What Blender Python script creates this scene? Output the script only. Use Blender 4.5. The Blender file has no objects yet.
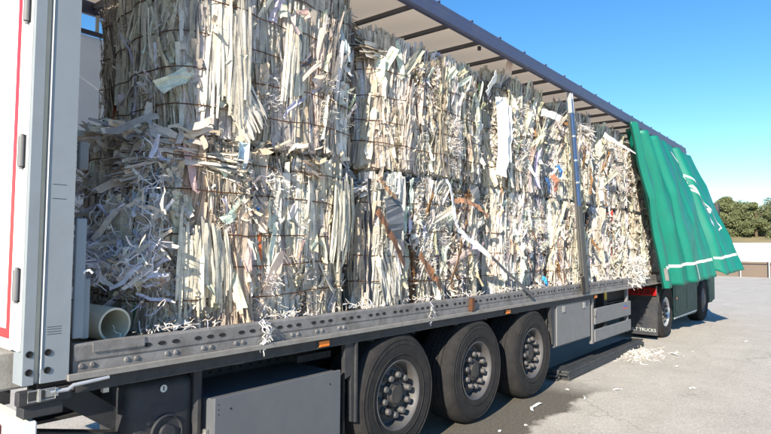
import bpy, bmesh, math, random
import numpy as np
from mathutils import Vector, Matrix

R = math.radians
random.seed(7)
rng = np.random.default_rng(11)
scene = bpy.context.scene
COL = scene.collection

# ------------------------------------------------------------------ camera
cam_d = bpy.data.cameras.new('camera')
cam = bpy.data.objects.new('camera', cam_d)
COL.objects.link(cam)
cam.location = (-1.06, -3.05, 1.80)
cam.rotation_euler = (Matrix.Rotation(R(39.2 - 90), 3, 'Z') @ Matrix.Rotation(R(92.9), 3, 'X') @ Matrix.Rotation(R(0.5), 3, 'Z')).to_euler()
cam_d.sensor_width = 36
cam_d.lens = 27.08
cam_d.clip_start = 0.05
cam_d.clip_end = 2000
scene.camera = cam

# ------------------------------------------------------------------ light
SUN_DX, SUN_DY, SUN_DZ = 1.0, 0.27, -0.51           # direction the light travels
elev = math.atan2(-SUN_DZ, math.hypot(SUN_DX, SUN_DY))
world = bpy.data.worlds.new('World')
scene.world = world
world.use_nodes = True
wn = world.node_tree.nodes
wl = world.node_tree.links
sky = wn.new('ShaderNodeTexSky')
sky.sky_type = 'NISHITA'
sky.sun_disc = False
sky.sun_elevation = elev
sky.sun_rotation = math.atan2(-SUN_DX, -SUN_DY)
sky.altitude = 200
sky.air_density = 0.95
sky.dust_density = 0.0
sky.ozone_density = 2.6
hs = wn.new('ShaderNodeHueSaturation')
hs.inputs['Saturation'].default_value = 1.28
wl.new(sky.outputs[0], hs.inputs['Color'])
wl.new(hs.outputs[0], wn['Background'].inputs[0])
wn['Background'].inputs[1].default_value = 0.102
sun_d = bpy.data.lights.new('sun', 'SUN')
sun_d.energy = 5.0
sun_d.angle = R(0.5)
sun_d.color = (1.0, 0.88, 0.70)
sun = bpy.data.objects.new('sun', sun_d)
COL.objects.link(sun)
sun.rotation_euler = Vector((SUN_DX, SUN_DY, SUN_DZ)).to_track_quat('-Z', 'Y').to_euler()
sun.location = (-20, -8, 14)
scene.view_settings.view_transform = 'Standard'
scene.view_settings.look = 'None'
scene.view_settings.gamma = 1
scene.view_settings.exposure = 1.05

# ------------------------------------------------------------------ materials
MATS = {}


def mat(name, col, rough=0.6, metal=0.0, var=0.12, scale=9.0, bump=0.0, bscale=60.0,
        dirt=None, dirt_amt=0.35, dscale=4.0, stretch=None, spec=0.5):
    m = bpy.data.materials.new(name)
    m.use_nodes = True
    n, l = m.node_tree.nodes, m.node_tree.links
    b = n['Principled BSDF']
    b.inputs['Roughness'].default_value = rough
    b.inputs['Metallic'].default_value = metal
    b.inputs['Specular IOR Level'].default_value = spec
    geo = n.new('ShaderNodeNewGeometry')
    mp = n.new('ShaderNodeMapping')
    if stretch:
        mp.inputs['Scale'].default_value = stretch
    l.new(geo.outputs['Position'], mp.inputs['Vector'])
    nz = n.new('ShaderNodeTexNoise')
    nz.inputs['Scale'].default_value = scale
    nz.inputs['Detail'].default_value = 6
    nz.inputs['Roughness'].default_value = 0.65
    l.new(mp.outputs[0], nz.inputs['Vector'])
    rp = n.new('ShaderNodeValToRGB')
    rp.color_ramp.elements[0].position = 0.3
    rp.color_ramp.elements[1].position = 0.7
    rp.color_ramp.elements[0].color = tuple(c * (1 - var) for c in col) + (1,)
    rp.color_ramp.elements[1].color = tuple(min(1, c * (1 + var)) for c in col) + (1,)
    l.new(nz.outputs['Fac'], rp.inputs['Fac'])
    out = rp.outputs['Color']
    if dirt:
        n2 = n.new('ShaderNodeTexNoise')
        n2.inputs['Scale'].default_value = dscale
        n2.inputs['Detail'].default_value = 9
        n2.inputs['Roughness'].default_value = 0.7
        l.new(mp.outputs[0], n2.inputs['Vector'])
        r2 = n.new('ShaderNodeMapRange')
        r2.inputs[1].default_value = 0.45
        r2.inputs[2].default_value = 0.72
        r2.inputs[4].default_value = dirt_amt
        l.new(n2.outputs['Fac'], r2.inputs[0])
        mx = n.new('ShaderNodeMix')
        mx.data_type = 'RGBA'
        l.new(r2.outputs[0], mx.inputs[0])
        l.new(out, mx.inputs[6])
        mx.inputs[7].default_value = tuple(dirt) + (1,)
        out = mx.outputs[2]
        r3 = n.new('ShaderNodeMapRange')
        r3.inputs[3].default_value = rough
        r3.inputs[4].default_value = min(1, rough + 0.3)
        l.new(n2.outputs['Fac'], r3.inputs[0])
        l.new(r3.outputs[0], b.inputs['Roughness'])
    l.new(out, b.inputs['Base Color'])
    if bump:
        n3 = n.new('ShaderNodeTexNoise')
        n3.inputs['Scale'].default_value = bscale
        n3.inputs['Detail'].default_value = 5
        l.new(mp.outputs[0], n3.inputs['Vector'])
        bp = n.new('ShaderNodeBump')
        bp.inputs['Strength'].default_value = bump
        bp.inputs['Distance'].default_value = 0.01
        l.new(n3.outputs['Fac'], bp.inputs['Height'])
        l.new(bp.outputs[0], b.inputs['Normal'])
    MATS[name] = m
    return m


def add_translucent(m, col, fac):
    n, l = m.node_tree.nodes, m.node_tree.links
    t = n.new('ShaderNodeBsdfTranslucent')
    t.inputs[0].default_value = tuple(col) + (1,)
    mx = n.new('ShaderNodeMixShader')
    mx.inputs[0].default_value = fac
    l.new(n['Principled BSDF'].outputs[0], mx.inputs[1])
    l.new(t.outputs[0], mx.inputs[2])
    l.new(mx.outputs[0], n['Material Output'].inputs[0])


def attr_paper(name, rough=0.75, streak=0.35, transl=0.12):
    """paper: the colour of every piece is stored on its vertices, fine page edges run along the piece"""
    m = bpy.data.materials.new(name)
    m.use_nodes = True
    n, l = m.node_tree.nodes, m.node_tree.links
    b = n['Principled BSDF']
    b.inputs['Roughness'].default_value = rough
    b.inputs['Specular IOR Level'].default_value = 0.3
    at = n.new('ShaderNodeAttribute')
    at.attribute_name = 'tint'
    uv = n.new('ShaderNodeUVMap')
    uv.uv_map = 'strip'
    mp = n.new('ShaderNodeMapping')
    mp.inputs['Scale'].default_value = (260, 5, 1)
    l.new(uv.outputs[0], mp.inputs[0])
    nz = n.new('ShaderNodeTexNoise')
    nz.inputs['Scale'].default_value = 1.0
    nz.inputs['Detail'].default_value = 3
    l.new(mp.outputs[0], nz.inputs['Vector'])
    mr = n.new('ShaderNodeMapRange')
    mr.inputs[1].default_value = 0.36
    mr.inputs[2].default_value = 0.58
    mr.inputs[3].default_value = 1 - streak
    mr.inputs[4].default_value = 1.04
    l.new(nz.outputs['Fac'], mr.inputs[0])
    geo = n.new('ShaderNodeNewGeometry')
    n2 = n.new('ShaderNodeTexNoise')
    n2.inputs['Scale'].default_value = 26
    n2.inputs['Detail'].default_value = 6
    l.new(geo.outputs['Position'], n2.inputs['Vector'])
    m2 = n.new('ShaderNodeMapRange')
    m2.inputs[1].default_value = 0.35
    m2.inputs[2].default_value = 0.6
    m2.inputs[3].default_value = 0.86
    m2.inputs[4].default_value = 1.03
    l.new(n2.outputs['Fac'], m2.inputs[0])
    mu = n.new('ShaderNodeMath')
    mu.operation = 'MULTIPLY'
    l.new(mr.outputs[0], mu.inputs[0])
    l.new(m2.outputs[0], mu.inputs[1])
    if streak:
        # specks of print and dirt
        mp3 = n.new('ShaderNodeMapping')
        mp3.inputs['Scale'].default_value = (150, 60, 1)
        l.new(uv.outputs[0], mp3.inputs[0])
        n5 = n.new('ShaderNodeTexNoise')
        n5.inputs['Scale'].default_value = 1.0
        n5.inputs['Detail'].default_value = 2
        l.new(mp3.outputs[0], n5.inputs['Vector'])
        m5 = n.new('ShaderNodeMapRange')
        m5.inputs[1].default_value = 0.60
        m5.inputs[2].default_value = 0.68
        m5.inputs[3].default_value = 1.0
        m5.inputs[4].default_value = 0.62
        l.new(n5.outputs['Fac'], m5.inputs[0])
        mu5 = n.new('ShaderNodeMath')
        mu5.operation = 'MULTIPLY'
        l.new(mu.outputs[0], mu5.inputs[0])
        l.new(m5.outputs[0], mu5.inputs[1])
        mu = mu5
    mx = n.new('ShaderNodeVectorMath')
    mx.operation = 'SCALE'
    l.new(at.outputs['Color'], mx.inputs[0])
    l.new(mu.outputs[0], mx.inputs['Scale'])
    l.new(mx.outputs[0], b.inputs['Base Color'])
    bp = n.new('ShaderNodeBump')
    bp.inputs['Strength'].default_value = 0.5
    bp.inputs['Distance'].default_value = 0.004
    l.new(nz.outputs['Fac'], bp.inputs['Height'])
    l.new(bp.outputs[0], b.inputs['Normal'])
    t = n.new('ShaderNodeBsdfTranslucent')
    l.new(mx.outputs[0], t.inputs[0])
    ms = n.new('ShaderNodeMixShader')
    ms.inputs[0].default_value = transl
    l.new(b.outputs[0], ms.inputs[1])
    l.new(t.outputs[0], ms.inputs[2])
    l.new(ms.outputs[0], n['Material Output'].inputs[0])
    MATS[name] = m
    return m


attr_paper('paper', streak=0.18)
attr_paper('paper_shred', streak=0.0, transl=0.2)
mat('post_grey', (0.235, 0.27, 0.305), 0.42, 0.0, 0.03, 4, 0.02, 120, (0.17, 0.185, 0.20), 0.5, 2.5)
mat('sill_dusty', (0.33, 0.32, 0.30), 0.8, 0, 0.12, 14, 0.15, 80, (0.18, 0.165, 0.145), 0.6, 8)
mat('post_groove', (0.36, 0.36, 0.31), 0.5, 0.0, 0.1, 6)
mat('door_white', (0.80, 0.82, 0.82), 0.35, 0, 0.03, 3, 0, 60, (0.6, 0.6, 0.56), 0.25, 3)
mat('red_tape', (0.62, 0.03, 0.035), 0.35, 0, 0.1, 30)
mat('steel', (0.42, 0.42, 0.41), 0.38, 0.7, 0.15, 20)
mat('rubber', (0.018, 0.018, 0.020), 0.8, 0, 0.25, 14, 0.2, 90, (0.048, 0.045, 0.041), 0.5, 5, spec=0.3)
mat('black_plastic', (0.02, 0.021, 0.024), 0.5, 0, 0.2, 10, 0, 60, (0.09, 0.085, 0.075), 0.45, 5)
mat('navy_plastic', (0.018, 0.021, 0.030), 0.5, 0, 0.2, 10, 0, 60, (0.07, 0.065, 0.058), 0.4, 5)
mat('rail_zinc', (0.20, 0.197, 0.20), 0.6, 0.1, 0.2, 12, 0.15, 90, (0.075, 0.066, 0.058), 0.85, 5)
mat('ledge_zinc', (0.25, 0.24, 0.228), 0.5, 0.2, 0.1, 12, 0.1, 90, (0.13, 0.115, 0.095), 0.6, 7)
mat('hole_black', (0.010, 0.010, 0.012), 0.9, 0, 0.1)
mat('chassis', (0.024, 0.026, 0.032), 0.55, 0, 0.2, 10, 0.1, 60, (0.075, 0.068, 0.058), 0.5, 5)
mat('box_grey', (0.095, 0.104, 0.122), 0.45, 0, 0.06, 3, 0.05, 90, (0.145, 0.142, 0.135), 0.45, 2.4, stretch=(1, 1, 0.7))
mat('guard_grey', (0.165, 0.17, 0.18), 0.5, 0.1, 0.08, 8, 0.05, 90, (0.16, 0.15, 0.13), 0.45, 6)
mat('plywood', (0.16, 0.11, 0.07), 0.75, 0, 0.25, 10)
mat('roof_navy', (0.055, 0.070, 0.145), 0.35, 0.0, 0.08, 8, 0, 60, (0.12, 0.13, 0.16), 0.3, 5)
mat('roof_sheet', (0.56, 0.50, 0.42), 0.7, 0, 0.06, 3, 0, 60, (0.42, 0.37, 0.30), 0.3, 2.5)
add_translucent(MATS['roof_sheet'], (0.62, 0.52, 0.41), 0.40)
mat('bow_dark', (0.11, 0.11, 0.12), 0.5, 0.2)
mat('left_curtain', (0.84, 0.85, 0.86), 0.6, 0, 0.04, 3, 0, 60, (0.5, 0.5, 0.5), 0.3, 2)
add_translucent(MATS['left_curtain'], (0.7, 0.72, 0.75), 0.35)
mat('curtain_green', (0.003, 0.175, 0.132), 0.30, 0, 0.05, 5, 0.04, 40, (0.010, 0.120, 0.094), 0.45, 3)
mat('white_print', (0.74, 0.76, 0.74), 0.45, 0, 0.08, 12, 0, 60, (0.3, 0.42, 0.38), 0.35, 10)
mat('tape_grey', (0.5, 0.55, 0.55), 0.35, 0.2, 0.1)
mat('rim_grey', (0.10, 0.10, 0.106), 0.45, 0.2, 0.1, 14, 0, 60, (0.055, 0.043, 0.035), 0.85, 7)
mat('hub_dark', (0.035, 0.035, 0.037), 0.55, 0.2, 0.2, 20, 0, 60, (0.12, 0.10, 0.08), 0.5, 12)
mat('nut_grey', (0.10, 0.10, 0.105), 0.5, 0.3, 0.15, 25, 0, 60, (0.10, 0.085, 0.07), 0.6, 18)
mat('amber', (0.75, 0.20, 0.02), 0.25, 0, 0.1)
mat('lamp_red', (0.30, 0.008, 0.008), 0.2, 0, 0.1)
mat('lamp_pale_red', (0.12, 0.015, 0.014), 0.25, 0, 0.1)
mat('stake_blue', (0.045, 0.10, 0.24), 0.35, 0.3, 0.1, 8, 0, 60, (0.14, 0.15, 0.17), 0.4, 6)
mat('stake_silver', (0.55, 0.57, 0.6), 0.35, 0.5, 0.1, 10)
mat('stake_grey', (0.10, 0.098, 0.092), 0.5, 0.3, 0.15, 10, 0, 60, (0.08, 0.07, 0.06), 0.5, 6)
mat('cab_green', (0.004, 0.050, 0.040), 0.38, 0, 0.08, 6, 0, 60, (0.012, 0.05, 0.042), 0.3, 5, spec=0.3)
mat('glass_dark', (0.012, 0.016, 0.02), 0.08, 0, 0.05)
mat('wire_rust', (0.10, 0.045, 0.022), 0.7, 0.3, 0.3, 30)
mat('tube_cream', (0.62, 0.57, 0.44), 0.7, 0, 0.06, 20, 0, 60, (0.45, 0.40, 0.30), 0.4, 9)
mat('slat_dark', (0.045, 0.050, 0.058), 0.5, 0.2, 0.2, 12, 0.05, 60, (0.10, 0.10, 0.095), 0.5, 6)
mat('yellow', (0.72, 0.48, 0.02), 0.5, 0, 0.1)
mat('blue_print', (0.04, 0.12, 0.42), 0.5)
mat('bark', (0.10, 0.075, 0.05), 0.85, 0, 0.3, 6)
mat('leaf_olive', (0.175, 0.20, 0.095), 0.7, 0, 0.35, 0.8)  # both leaf colours are lightened to put distance haze into them
mat('leaf_dark', (0.14, 0.165, 0.082), 0.7, 0, 0.35, 0.8)
for q in ('leaf_olive', 'leaf_dark'):
    add_translucent(MATS[q], (0.10, 0.14, 0.04), 0.25)
mat('container_white', (0.80, 0.81, 0.82), 0.5, 0, 0.03, 1, 0, 60, (0.6, 0.6, 0.58), 0.3, 0.6)
mat('wall_tan', (0.15, 0.118, 0.096), 0.85, 0, 0.12, 1.2, 0.1, 20, (0.10, 0.08, 0.065), 0.5, 0.6)
mat('fence_metal', (0.40, 0.41, 0.42), 0.5, 0.3, 0.1)
mat('dry_hill', (0.26, 0.215, 0.12), 0.95, 0, 0.3, 0.25, 0, 60, (0.10, 0.115, 0.045), 0.7, 0.12)


def ground_material():
    m = bpy.data.materials.new('yard_surface')
    m.use_nodes = True
    n, l = m.node_tree.nodes, m.node_tree.links
    b = n['Principled BSDF']
    b.inputs['Roughness'].default_value = 0.85
    geo = n.new('ShaderNodeNewGeometry')

    def noise(scale, detail=6, rough=0.6, stretch=None):
        t = n.new('ShaderNodeTexNoise')
        t.inputs['Scale'].default_value = scale
        t.inputs['Detail'].default_value = detail
        t.inputs['Roughness'].default_value = rough
        if stretch:
            mp = n.new('ShaderNodeMapping')
            mp.inputs['Scale'].default_value = stretch
            l.new(geo.outputs['Position'], mp.inputs[0])
            l.new(mp.outputs[0], t.inputs['Vector'])
        else:
            l.new(geo.outputs['Position'], t.inputs['Vector'])
        return t.outputs['Fac']

    def ramp(fac, a, c0, c, c1):
        r = n.new('ShaderNodeValToRGB')
        r.color_ramp.elements[0].position = a
        r.color_ramp.elements[1].position = c
        r.color_ramp.elements[0].color = c0 + (1,)
        r.color_ramp.elements[1].color = c1 + (1,)
        l.new(fac, r.inputs[0])
        return r.outputs[0]

    def mix(fac, a, c, mode='MIX'):
        x = n.new('ShaderNodeMix')
        x.data_type = 'RGBA'
        x.blend_type = mode
        if isinstance(fac, float):
            x.inputs[0].default_value = fac
        else:
            l.new(fac, x.inputs[0])
        l.new(a, x.inputs[6])
        if isinstance(c, tuple):
            x.inputs[7].default_value = c + (1,)
        else:
            l.new(c, x.inputs[7])
        return x.outputs[2]

    def math2(op, a, c):
        x = n.new('ShaderNodeMath')
        x.operation = op
        for i, v in enumerate((a, c)):
            if isinstance(v, (int, float)):
                x.inputs[i].default_value = v
            else:
                l.new(v, x.inputs[i])
        return x.outputs[0]

    base = ramp(noise(0.55, 8), 0.3, (0.49, 0.465, 0.43), 0.72, (0.56, 0.535, 0.495))
    fine = ramp(noise(45, 4, 0.7), 0.3, (0.78, 0.78, 0.78), 0.7, (1.12, 1.12, 1.12))
    c = mix(1.0, base, fine, 'MULTIPLY')
    grit = ramp(noise(190, 2), 0.32, (0.45, 0.44, 0.42), 0.42, (1, 1, 1))
    c = mix(0.7, c, grit, 'MULTIPLY')
    blot = ramp(noise(1.7, 8, 0.7), 0.42, (0.7, 0.69, 0.67), 0.56, (1, 1, 1))
    c = mix(0.22, c, blot, 'MULTIPLY')
    # faint dark tyre streaks along the yard
    st = ramp(noise(1.1, 5, 0.6, (0.12, 2.2, 1)), 0.36, (0.72, 0.71, 0.7), 0.5, (1, 1, 1))
    c = mix(0.22, c, st, 'MULTIPLY')
    # hairline cracks and coarse grains of aggregate
    wv = n.new('ShaderNodeVectorMath')
    wv.operation = 'MULTIPLY_ADD'
    nc = n.new('ShaderNodeTexNoise')
    nc.inputs['Scale'].default_value = 1.3
    nc.inputs['Detail'].default_value = 6
    l.new(geo.outputs['Position'], nc.inputs['Vector'])
    l.new(nc.outputs['Color'], wv.inputs[0])
    wv.inputs[1].default_value = (1.6, 1.6, 0)
    l.new(geo.outputs['Position'], wv.inputs[2])
    vo = n.new('ShaderNodeTexVoronoi')
    vo.feature = 'DISTANCE_TO_EDGE'
    vo.inputs['Scale'].default_value = 0.28
    l.new(wv.outputs[0], vo.inputs['Vector'])
    ck = ramp(vo.outputs['Distance'], 0.0015, (0.45, 0.44, 0.42), 0.004, (1, 1, 1))
    c = mix(0.55, c, ck, 'MULTIPLY')
    vg = n.new('ShaderNodeTexVoronoi')
    vg.inputs['Scale'].default_value = 70
    l.new(geo.outputs['Position'], vg.inputs['Vector'])
    gr = ramp(vg.outputs['Color'], 0.25, (0.72, 0.71, 0.69), 0.75, (1.18, 1.17, 1.15))
    c = mix(0.6, c, gr, 'MULTIPLY')
    oil = ramp(noise(3.1, 3, 0.5), 0.66, (1, 1, 1), 0.74, (0.55, 0.54, 0.52))
    c = mix(0.4, c, oil, 'MULTIPLY')
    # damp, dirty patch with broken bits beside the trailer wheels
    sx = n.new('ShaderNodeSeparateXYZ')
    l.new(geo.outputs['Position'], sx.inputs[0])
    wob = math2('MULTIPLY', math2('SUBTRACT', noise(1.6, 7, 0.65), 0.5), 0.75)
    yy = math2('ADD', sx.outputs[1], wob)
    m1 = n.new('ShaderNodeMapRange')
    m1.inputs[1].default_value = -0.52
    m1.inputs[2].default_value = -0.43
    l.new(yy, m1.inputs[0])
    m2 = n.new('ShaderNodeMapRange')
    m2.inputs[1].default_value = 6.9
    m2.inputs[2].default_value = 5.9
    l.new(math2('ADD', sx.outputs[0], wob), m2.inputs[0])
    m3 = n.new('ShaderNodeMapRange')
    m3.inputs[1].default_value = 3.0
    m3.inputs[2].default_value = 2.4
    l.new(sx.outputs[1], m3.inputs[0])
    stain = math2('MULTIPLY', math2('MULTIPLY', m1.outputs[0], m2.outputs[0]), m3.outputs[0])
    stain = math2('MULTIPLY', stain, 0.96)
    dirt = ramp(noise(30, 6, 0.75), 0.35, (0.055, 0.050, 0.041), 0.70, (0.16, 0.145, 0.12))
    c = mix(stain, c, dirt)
    l.new(c, b.inputs['Base Color'])
    bp = n.new('ShaderNodeBump')
    bp.inputs['Strength'].default_value = 0.5
    bp.inputs['Distance'].default_value = 0.006
    l.new(noise(120, 5, 0.7), bp.inputs['Height'])
    l.new(bp.outputs[0], b.inputs['Normal'])
    MATS['yard'] = m


ground_material()

# ------------------------------------------------------------------ helpers
WORLD0 = {}


def link(o, parent=None, at=(0, 0, 0)):
    COL.objects.link(o)
    at = Vector(at)
    WORLD0[o.name] = at
    if parent is not None:
        o.parent = parent
        o.location = at - WORLD0[parent.name]
    else:
        o.location = at
    return o


def tag(o, label=None, cat=None, group=None, kind=None):
    if label:
        o['label'] = label
    if cat:
        o['category'] = cat
    if group:
        o['group'] = group
    if kind:
        o['kind'] = kind
    return o


def thing(name, label, cat, at, group=None):
    return tag(link(bpy.data.objects.new(name, None), None, at), label, cat, group)


class MB:
    def __init__(self):
        self.bm = bmesh.new()

    def box(self, x0, x1, y0, y1, z0, z1, bev=0.0, rot=None, seg=1):
        g = bmesh.ops.create_cube(self.bm, size=1)
        vs = g['verts']
        c = Vector(((x0 + x1) / 2, (y0 + y1) / 2, (z0 + z1) / 2))
        s = Vector((x1 - x0, y1 - y0, z1 - z0))
        for v in vs:
            p = Vector((v.co.x * s.x, v.co.y * s.y, v.co.z * s.z))
            if rot is not None:
                p = rot @ p
            v.co = p + c
        if bev:
            es = list({e for v in vs for e in v.link_edges})
            bmesh.ops.bevel(self.bm, geom=es, offset=bev, segments=seg, affect='EDGES', profile=0.5)
        return self

    def cyl(self, p0, p1, r, seg=16, r2=None, cap=True):
        p0, p1 = Vector(p0), Vector(p1)
        d = p1 - p0
        q = d.to_track_quat('Z', 'Y').to_matrix().to_4x4()
        mtx = Matrix.Translation((p0 + p1) / 2) @ q
        bmesh.ops.create_cone(self.bm, cap_ends=cap, segments=seg, radius1=r,
                              radius2=r if r2 is None else r2, depth=d.length, matrix=mtx)
        return self

    def lathe(self, prof, o, axis, seg=40, closed=False):
        """prof: (radius, distance along axis)"""
        q = Vector(axis).to_track_quat('Z', 'Y').to_matrix()
        o = Vector(o)
        rings = []
        for r, t in prof:
            if r < 1e-6:
                rings.append([self.bm.verts.new(o + q @ Vector((0, 0, t)))])
            else:
                rings.append([self.bm.verts.new(o + q @ Vector((r * math.cos(a), r * math.sin(a), t)))
                              for a in [2 * math.pi * i / seg for i in range(seg)]])
        n = len(rings)
        for k in range(n if closed else n - 1):
            A, B = rings[k], rings[(k + 1) % n]
            for i in range(seg):
                j = (i + 1) % seg
                if len(A) == 1 and len(B) == 1:
                    continue
                if len(A) == 1:
                    self.bm.faces.new((A[0], B[j], B[i]))
                elif len(B) == 1:
                    self.bm.faces.new((A[i], A[j], B[0]))
                else:
                    self.bm.faces.new((A[i], A[j], B[j], B[i]))
        return self

    def tube(self, pts, r, seg=6, closed=False):
        pts = [Vector(p) for p in pts]
        n = len(pts)
        rings = []
        for i, p in enumerate(pts):
            a = pts[(i - 1) % n] if (closed or i > 0) else p
            b = pts[(i + 1) % n] if (closed or i < n - 1) else p
            t = (b - a).normalized()
            up = Vector((0, 0, 1)) if abs(t.z) < 0.9 else Vector((1, 0, 0))
            u = t.cross(up).normalized()
            w = u.cross(t)
            rings.append([self.bm.verts.new(p + (u * math.cos(2 * math.pi * k / seg) + w * math.sin(2 * math.pi * k / seg)) * r)
                          for k in range(seg)])
        for i in range(n if closed else n - 1):
            A, B = rings[i], rings[(i + 1) % n]
            for k in range(seg):
                self.bm.faces.new((A[k], A[(k + 1) % seg], B[(k + 1) % seg], B[k]))
        if not closed:
            self.bm.faces.new(rings[0])
            self.bm.faces.new(list(reversed(rings[-1])))
        return self

    def prism(self, poly, axis, a, b):
        """poly in the two other axes (order xyz without axis), extruded from a to b"""
        def P(u, v, t):
            return {'x': (t, u, v), 'y': (u, t, v), 'z': (u, v, t)}[axis]
        A = [self.bm.verts.new(P(u, v, a)) for u, v in poly]
        B = [self.bm.verts.new(P(u, v, b)) for u, v in poly]
        self.bm.faces.new(A)
        self.bm.faces.new(list(reversed(B)))
        n = len(poly)
        for i in range(n):
            self.bm.faces.new((A[i], A[(i + 1) % n], B[(i + 1) % n], B[i]))
        return self

    def sheet(self, fn, nu, nv, closed_u=False):
        g = [[self.bm.verts.new(fn(i / nu, j / nv)) for j in range(nv + 1)] for i in range(nu + 1)]
        for i in range(nu):
            for j in range(nv):
                self.bm.faces.new((g[i][j], g[i + 1][j], g[i + 1][j + 1], g[i][j + 1]))
        return self

    def mesh(self, name, m, smooth=False):
        bmesh.ops.recalc_face_normals(self.bm, faces=self.bm.faces)
        me = bpy.data.meshes.new(name)
        xs = [v.co for v in self.bm.verts]
        lo = Vector((min(v.x for v in xs), min(v.y for v in xs), min(v.z for v in xs)))
        hi = Vector((max(v.x for v in xs), max(v.y for v in xs), max(v.z for v in xs)))
        c = (lo + hi) / 2
        c.z = lo.z
        for v in self.bm.verts:
            v.co -= c
        self.bm.to_mesh(me)
        self.bm.free()
        me.materials.append(MATS[m] if isinstance(m, str) else m)
        if smooth:
            me.shade_smooth()
            me.set_sharp_from_angle(angle=R(40))
        return me, c

    def build(self, name, m, parent=None, smooth=False):
        me, c = self.mesh(name, m, smooth)
        return link(bpy.data.objects.new(name, me), parent, c)


def inst(name, me, at, parent, rot=None, scale=None):
    o = link(bpy.data.objects.new(name, me), parent, at)
    if rot is not None:
        o.rotation_euler = rot
    if scale is not None:
        o.scale = scale
    return o


def origin_mesh(mb, name, m, smooth=False):
    """mesh kept in its own coordinates"""
    bmesh.ops.recalc_face_normals(mb.bm, faces=mb.bm.faces)
    me = bpy.data.meshes.new(name)
    mb.bm.to_mesh(me)
    mb.bm.free()
    me.materials.append(MATS[m])
    if smooth:
        me.shade_smooth()
        me.set_sharp_from_angle(angle=R(40))
    return me


def text_mesh(body, size, extrude=0.0015):
    cu = bpy.data.curves.new('lettering', 'FONT')
    cu.body = body
    cu.size = size
    cu.extrude = extrude
    cu.align_x = 'CENTER'
    cu.align_y = 'CENTER'
    ob = bpy.data.objects.new('lettering_tmp', cu)
    COL.objects.link(ob)
    dg = bpy.context.evaluated_depsgraph_get()
    me = bpy.data.meshes.new_from_object(ob.evaluated_get(dg))
    bpy.data.objects.remove(ob)
    bpy.data.curves.remove(cu)
    me.name = 'lettering'
    return me


# ------------------------------------------------------------------ setting
mb = MB()
mb.sheet(lambda u, v: Vector((-300 + 900 * u, -350 + 700 * v, 0)), 6, 6)
tag(mb.build('ground', 'yard'), kind='structure')


def hill_z(x, y):
    t = min(1, max(0, (x - 62) / 50))
    s = t * t * (3 - 2 * t)
    return s * (4.6 + 0.5 * math.sin(y * 0.05) + 0.35 * math.sin(y * 0.17 + x * 0.1)) - 0.05 * (1 - s) - 0.02


mb = MB()
mb.sheet(lambda u, v: Vector((58 + 240 * u, -140 + 320 * v, hill_z(58 + 240 * u, -140 + 320 * v))), 90, 80)
tag(mb.build('hill', 'dry_hill', smooth=True), kind='structure')

# ------------------------------------------------------------------ trailer
TR = thing('semi_trailer', 'curtain-sided semi-trailer loaded with paper bales, green side curtain bunched at front',
           'trailer', (6.8, 1.27, 0))
YL = 2.55
ROOF0, ROOF1 = 3.96, 4.13

# rear corner posts
for right in (True, False):
    prof = [(0.0, 0.0), (0.048, 0.0), (0.054, 0.022), (0.074, 0.022), (0.078, 0.0), (0.207, 0.0), (0.207, 0.05),
            (0.15, 0.05), (0.15, 0.12), (0.0, 0.12)]
    if not right:
        prof = [(x, YL - y) for x, y in prof]
    mb = MB()
    mb.prism(prof, 'z', 1.13, ROOF1)
    post = mb.build('rear_post', 'post_grey', TR)
    if right:
        MB().box(0.0545, 0.0735, 0.0165, 0.0215, 1.14, ROOF1 - 0.01).build('groove_insert', 'post_groove', post)
        MB().box(0.0775, 0.0795, -0.004, 0.004, 1.2, ROOF1 - 0.02).build('edge_strip', 'door_white', post)
        for hx, hz in ((0.026, 1.275), (0.107, 1.275), (0.026, 1.19), (0.107, 1.19)):
            MB().lathe([(0.0, -0.001), (0.012, -0.001), (0.0135, -0.004), (0.016, -0.003), (0.0165, 0.001)],
                       (hx, -0.001, hz), (0, 1, 0), 16).build('bolt_hole', 'hole_black', post)
        for z in (1.36, 1.372, 1.384, 1.395, 2.02, 2.09):
            MB().box(0.10, 0.165, -0.0012, 0.0, z, z + 0.0018).build('scratch', 'chassis', post)

# plates just inside the rear post
MB().box(0.232, 0.285, 0.03, 0.05, 1.32, 1.93, 0.004).build('inner_plate', 'post_grey', TR)
MB().box(0.287, 0.325, 0.06, 0.075, 1.31, 1.62, 0.004).build('inner_plate', 'post_grey', TR)
MB().box(0.235, 0.285, 0.035, 0.065, 2.18, 2.33, 0.006).build('inner_bracket', 'guard_grey', TR)
MB().tube([(0.27, 0.05, 1.62), (0.28, 0.03, 1.66), (0.30, 0.02, 1.665), (0.315, 0.02, 1.65)], 0.007, 6).build('hook', 'door_white', TR)

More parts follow.
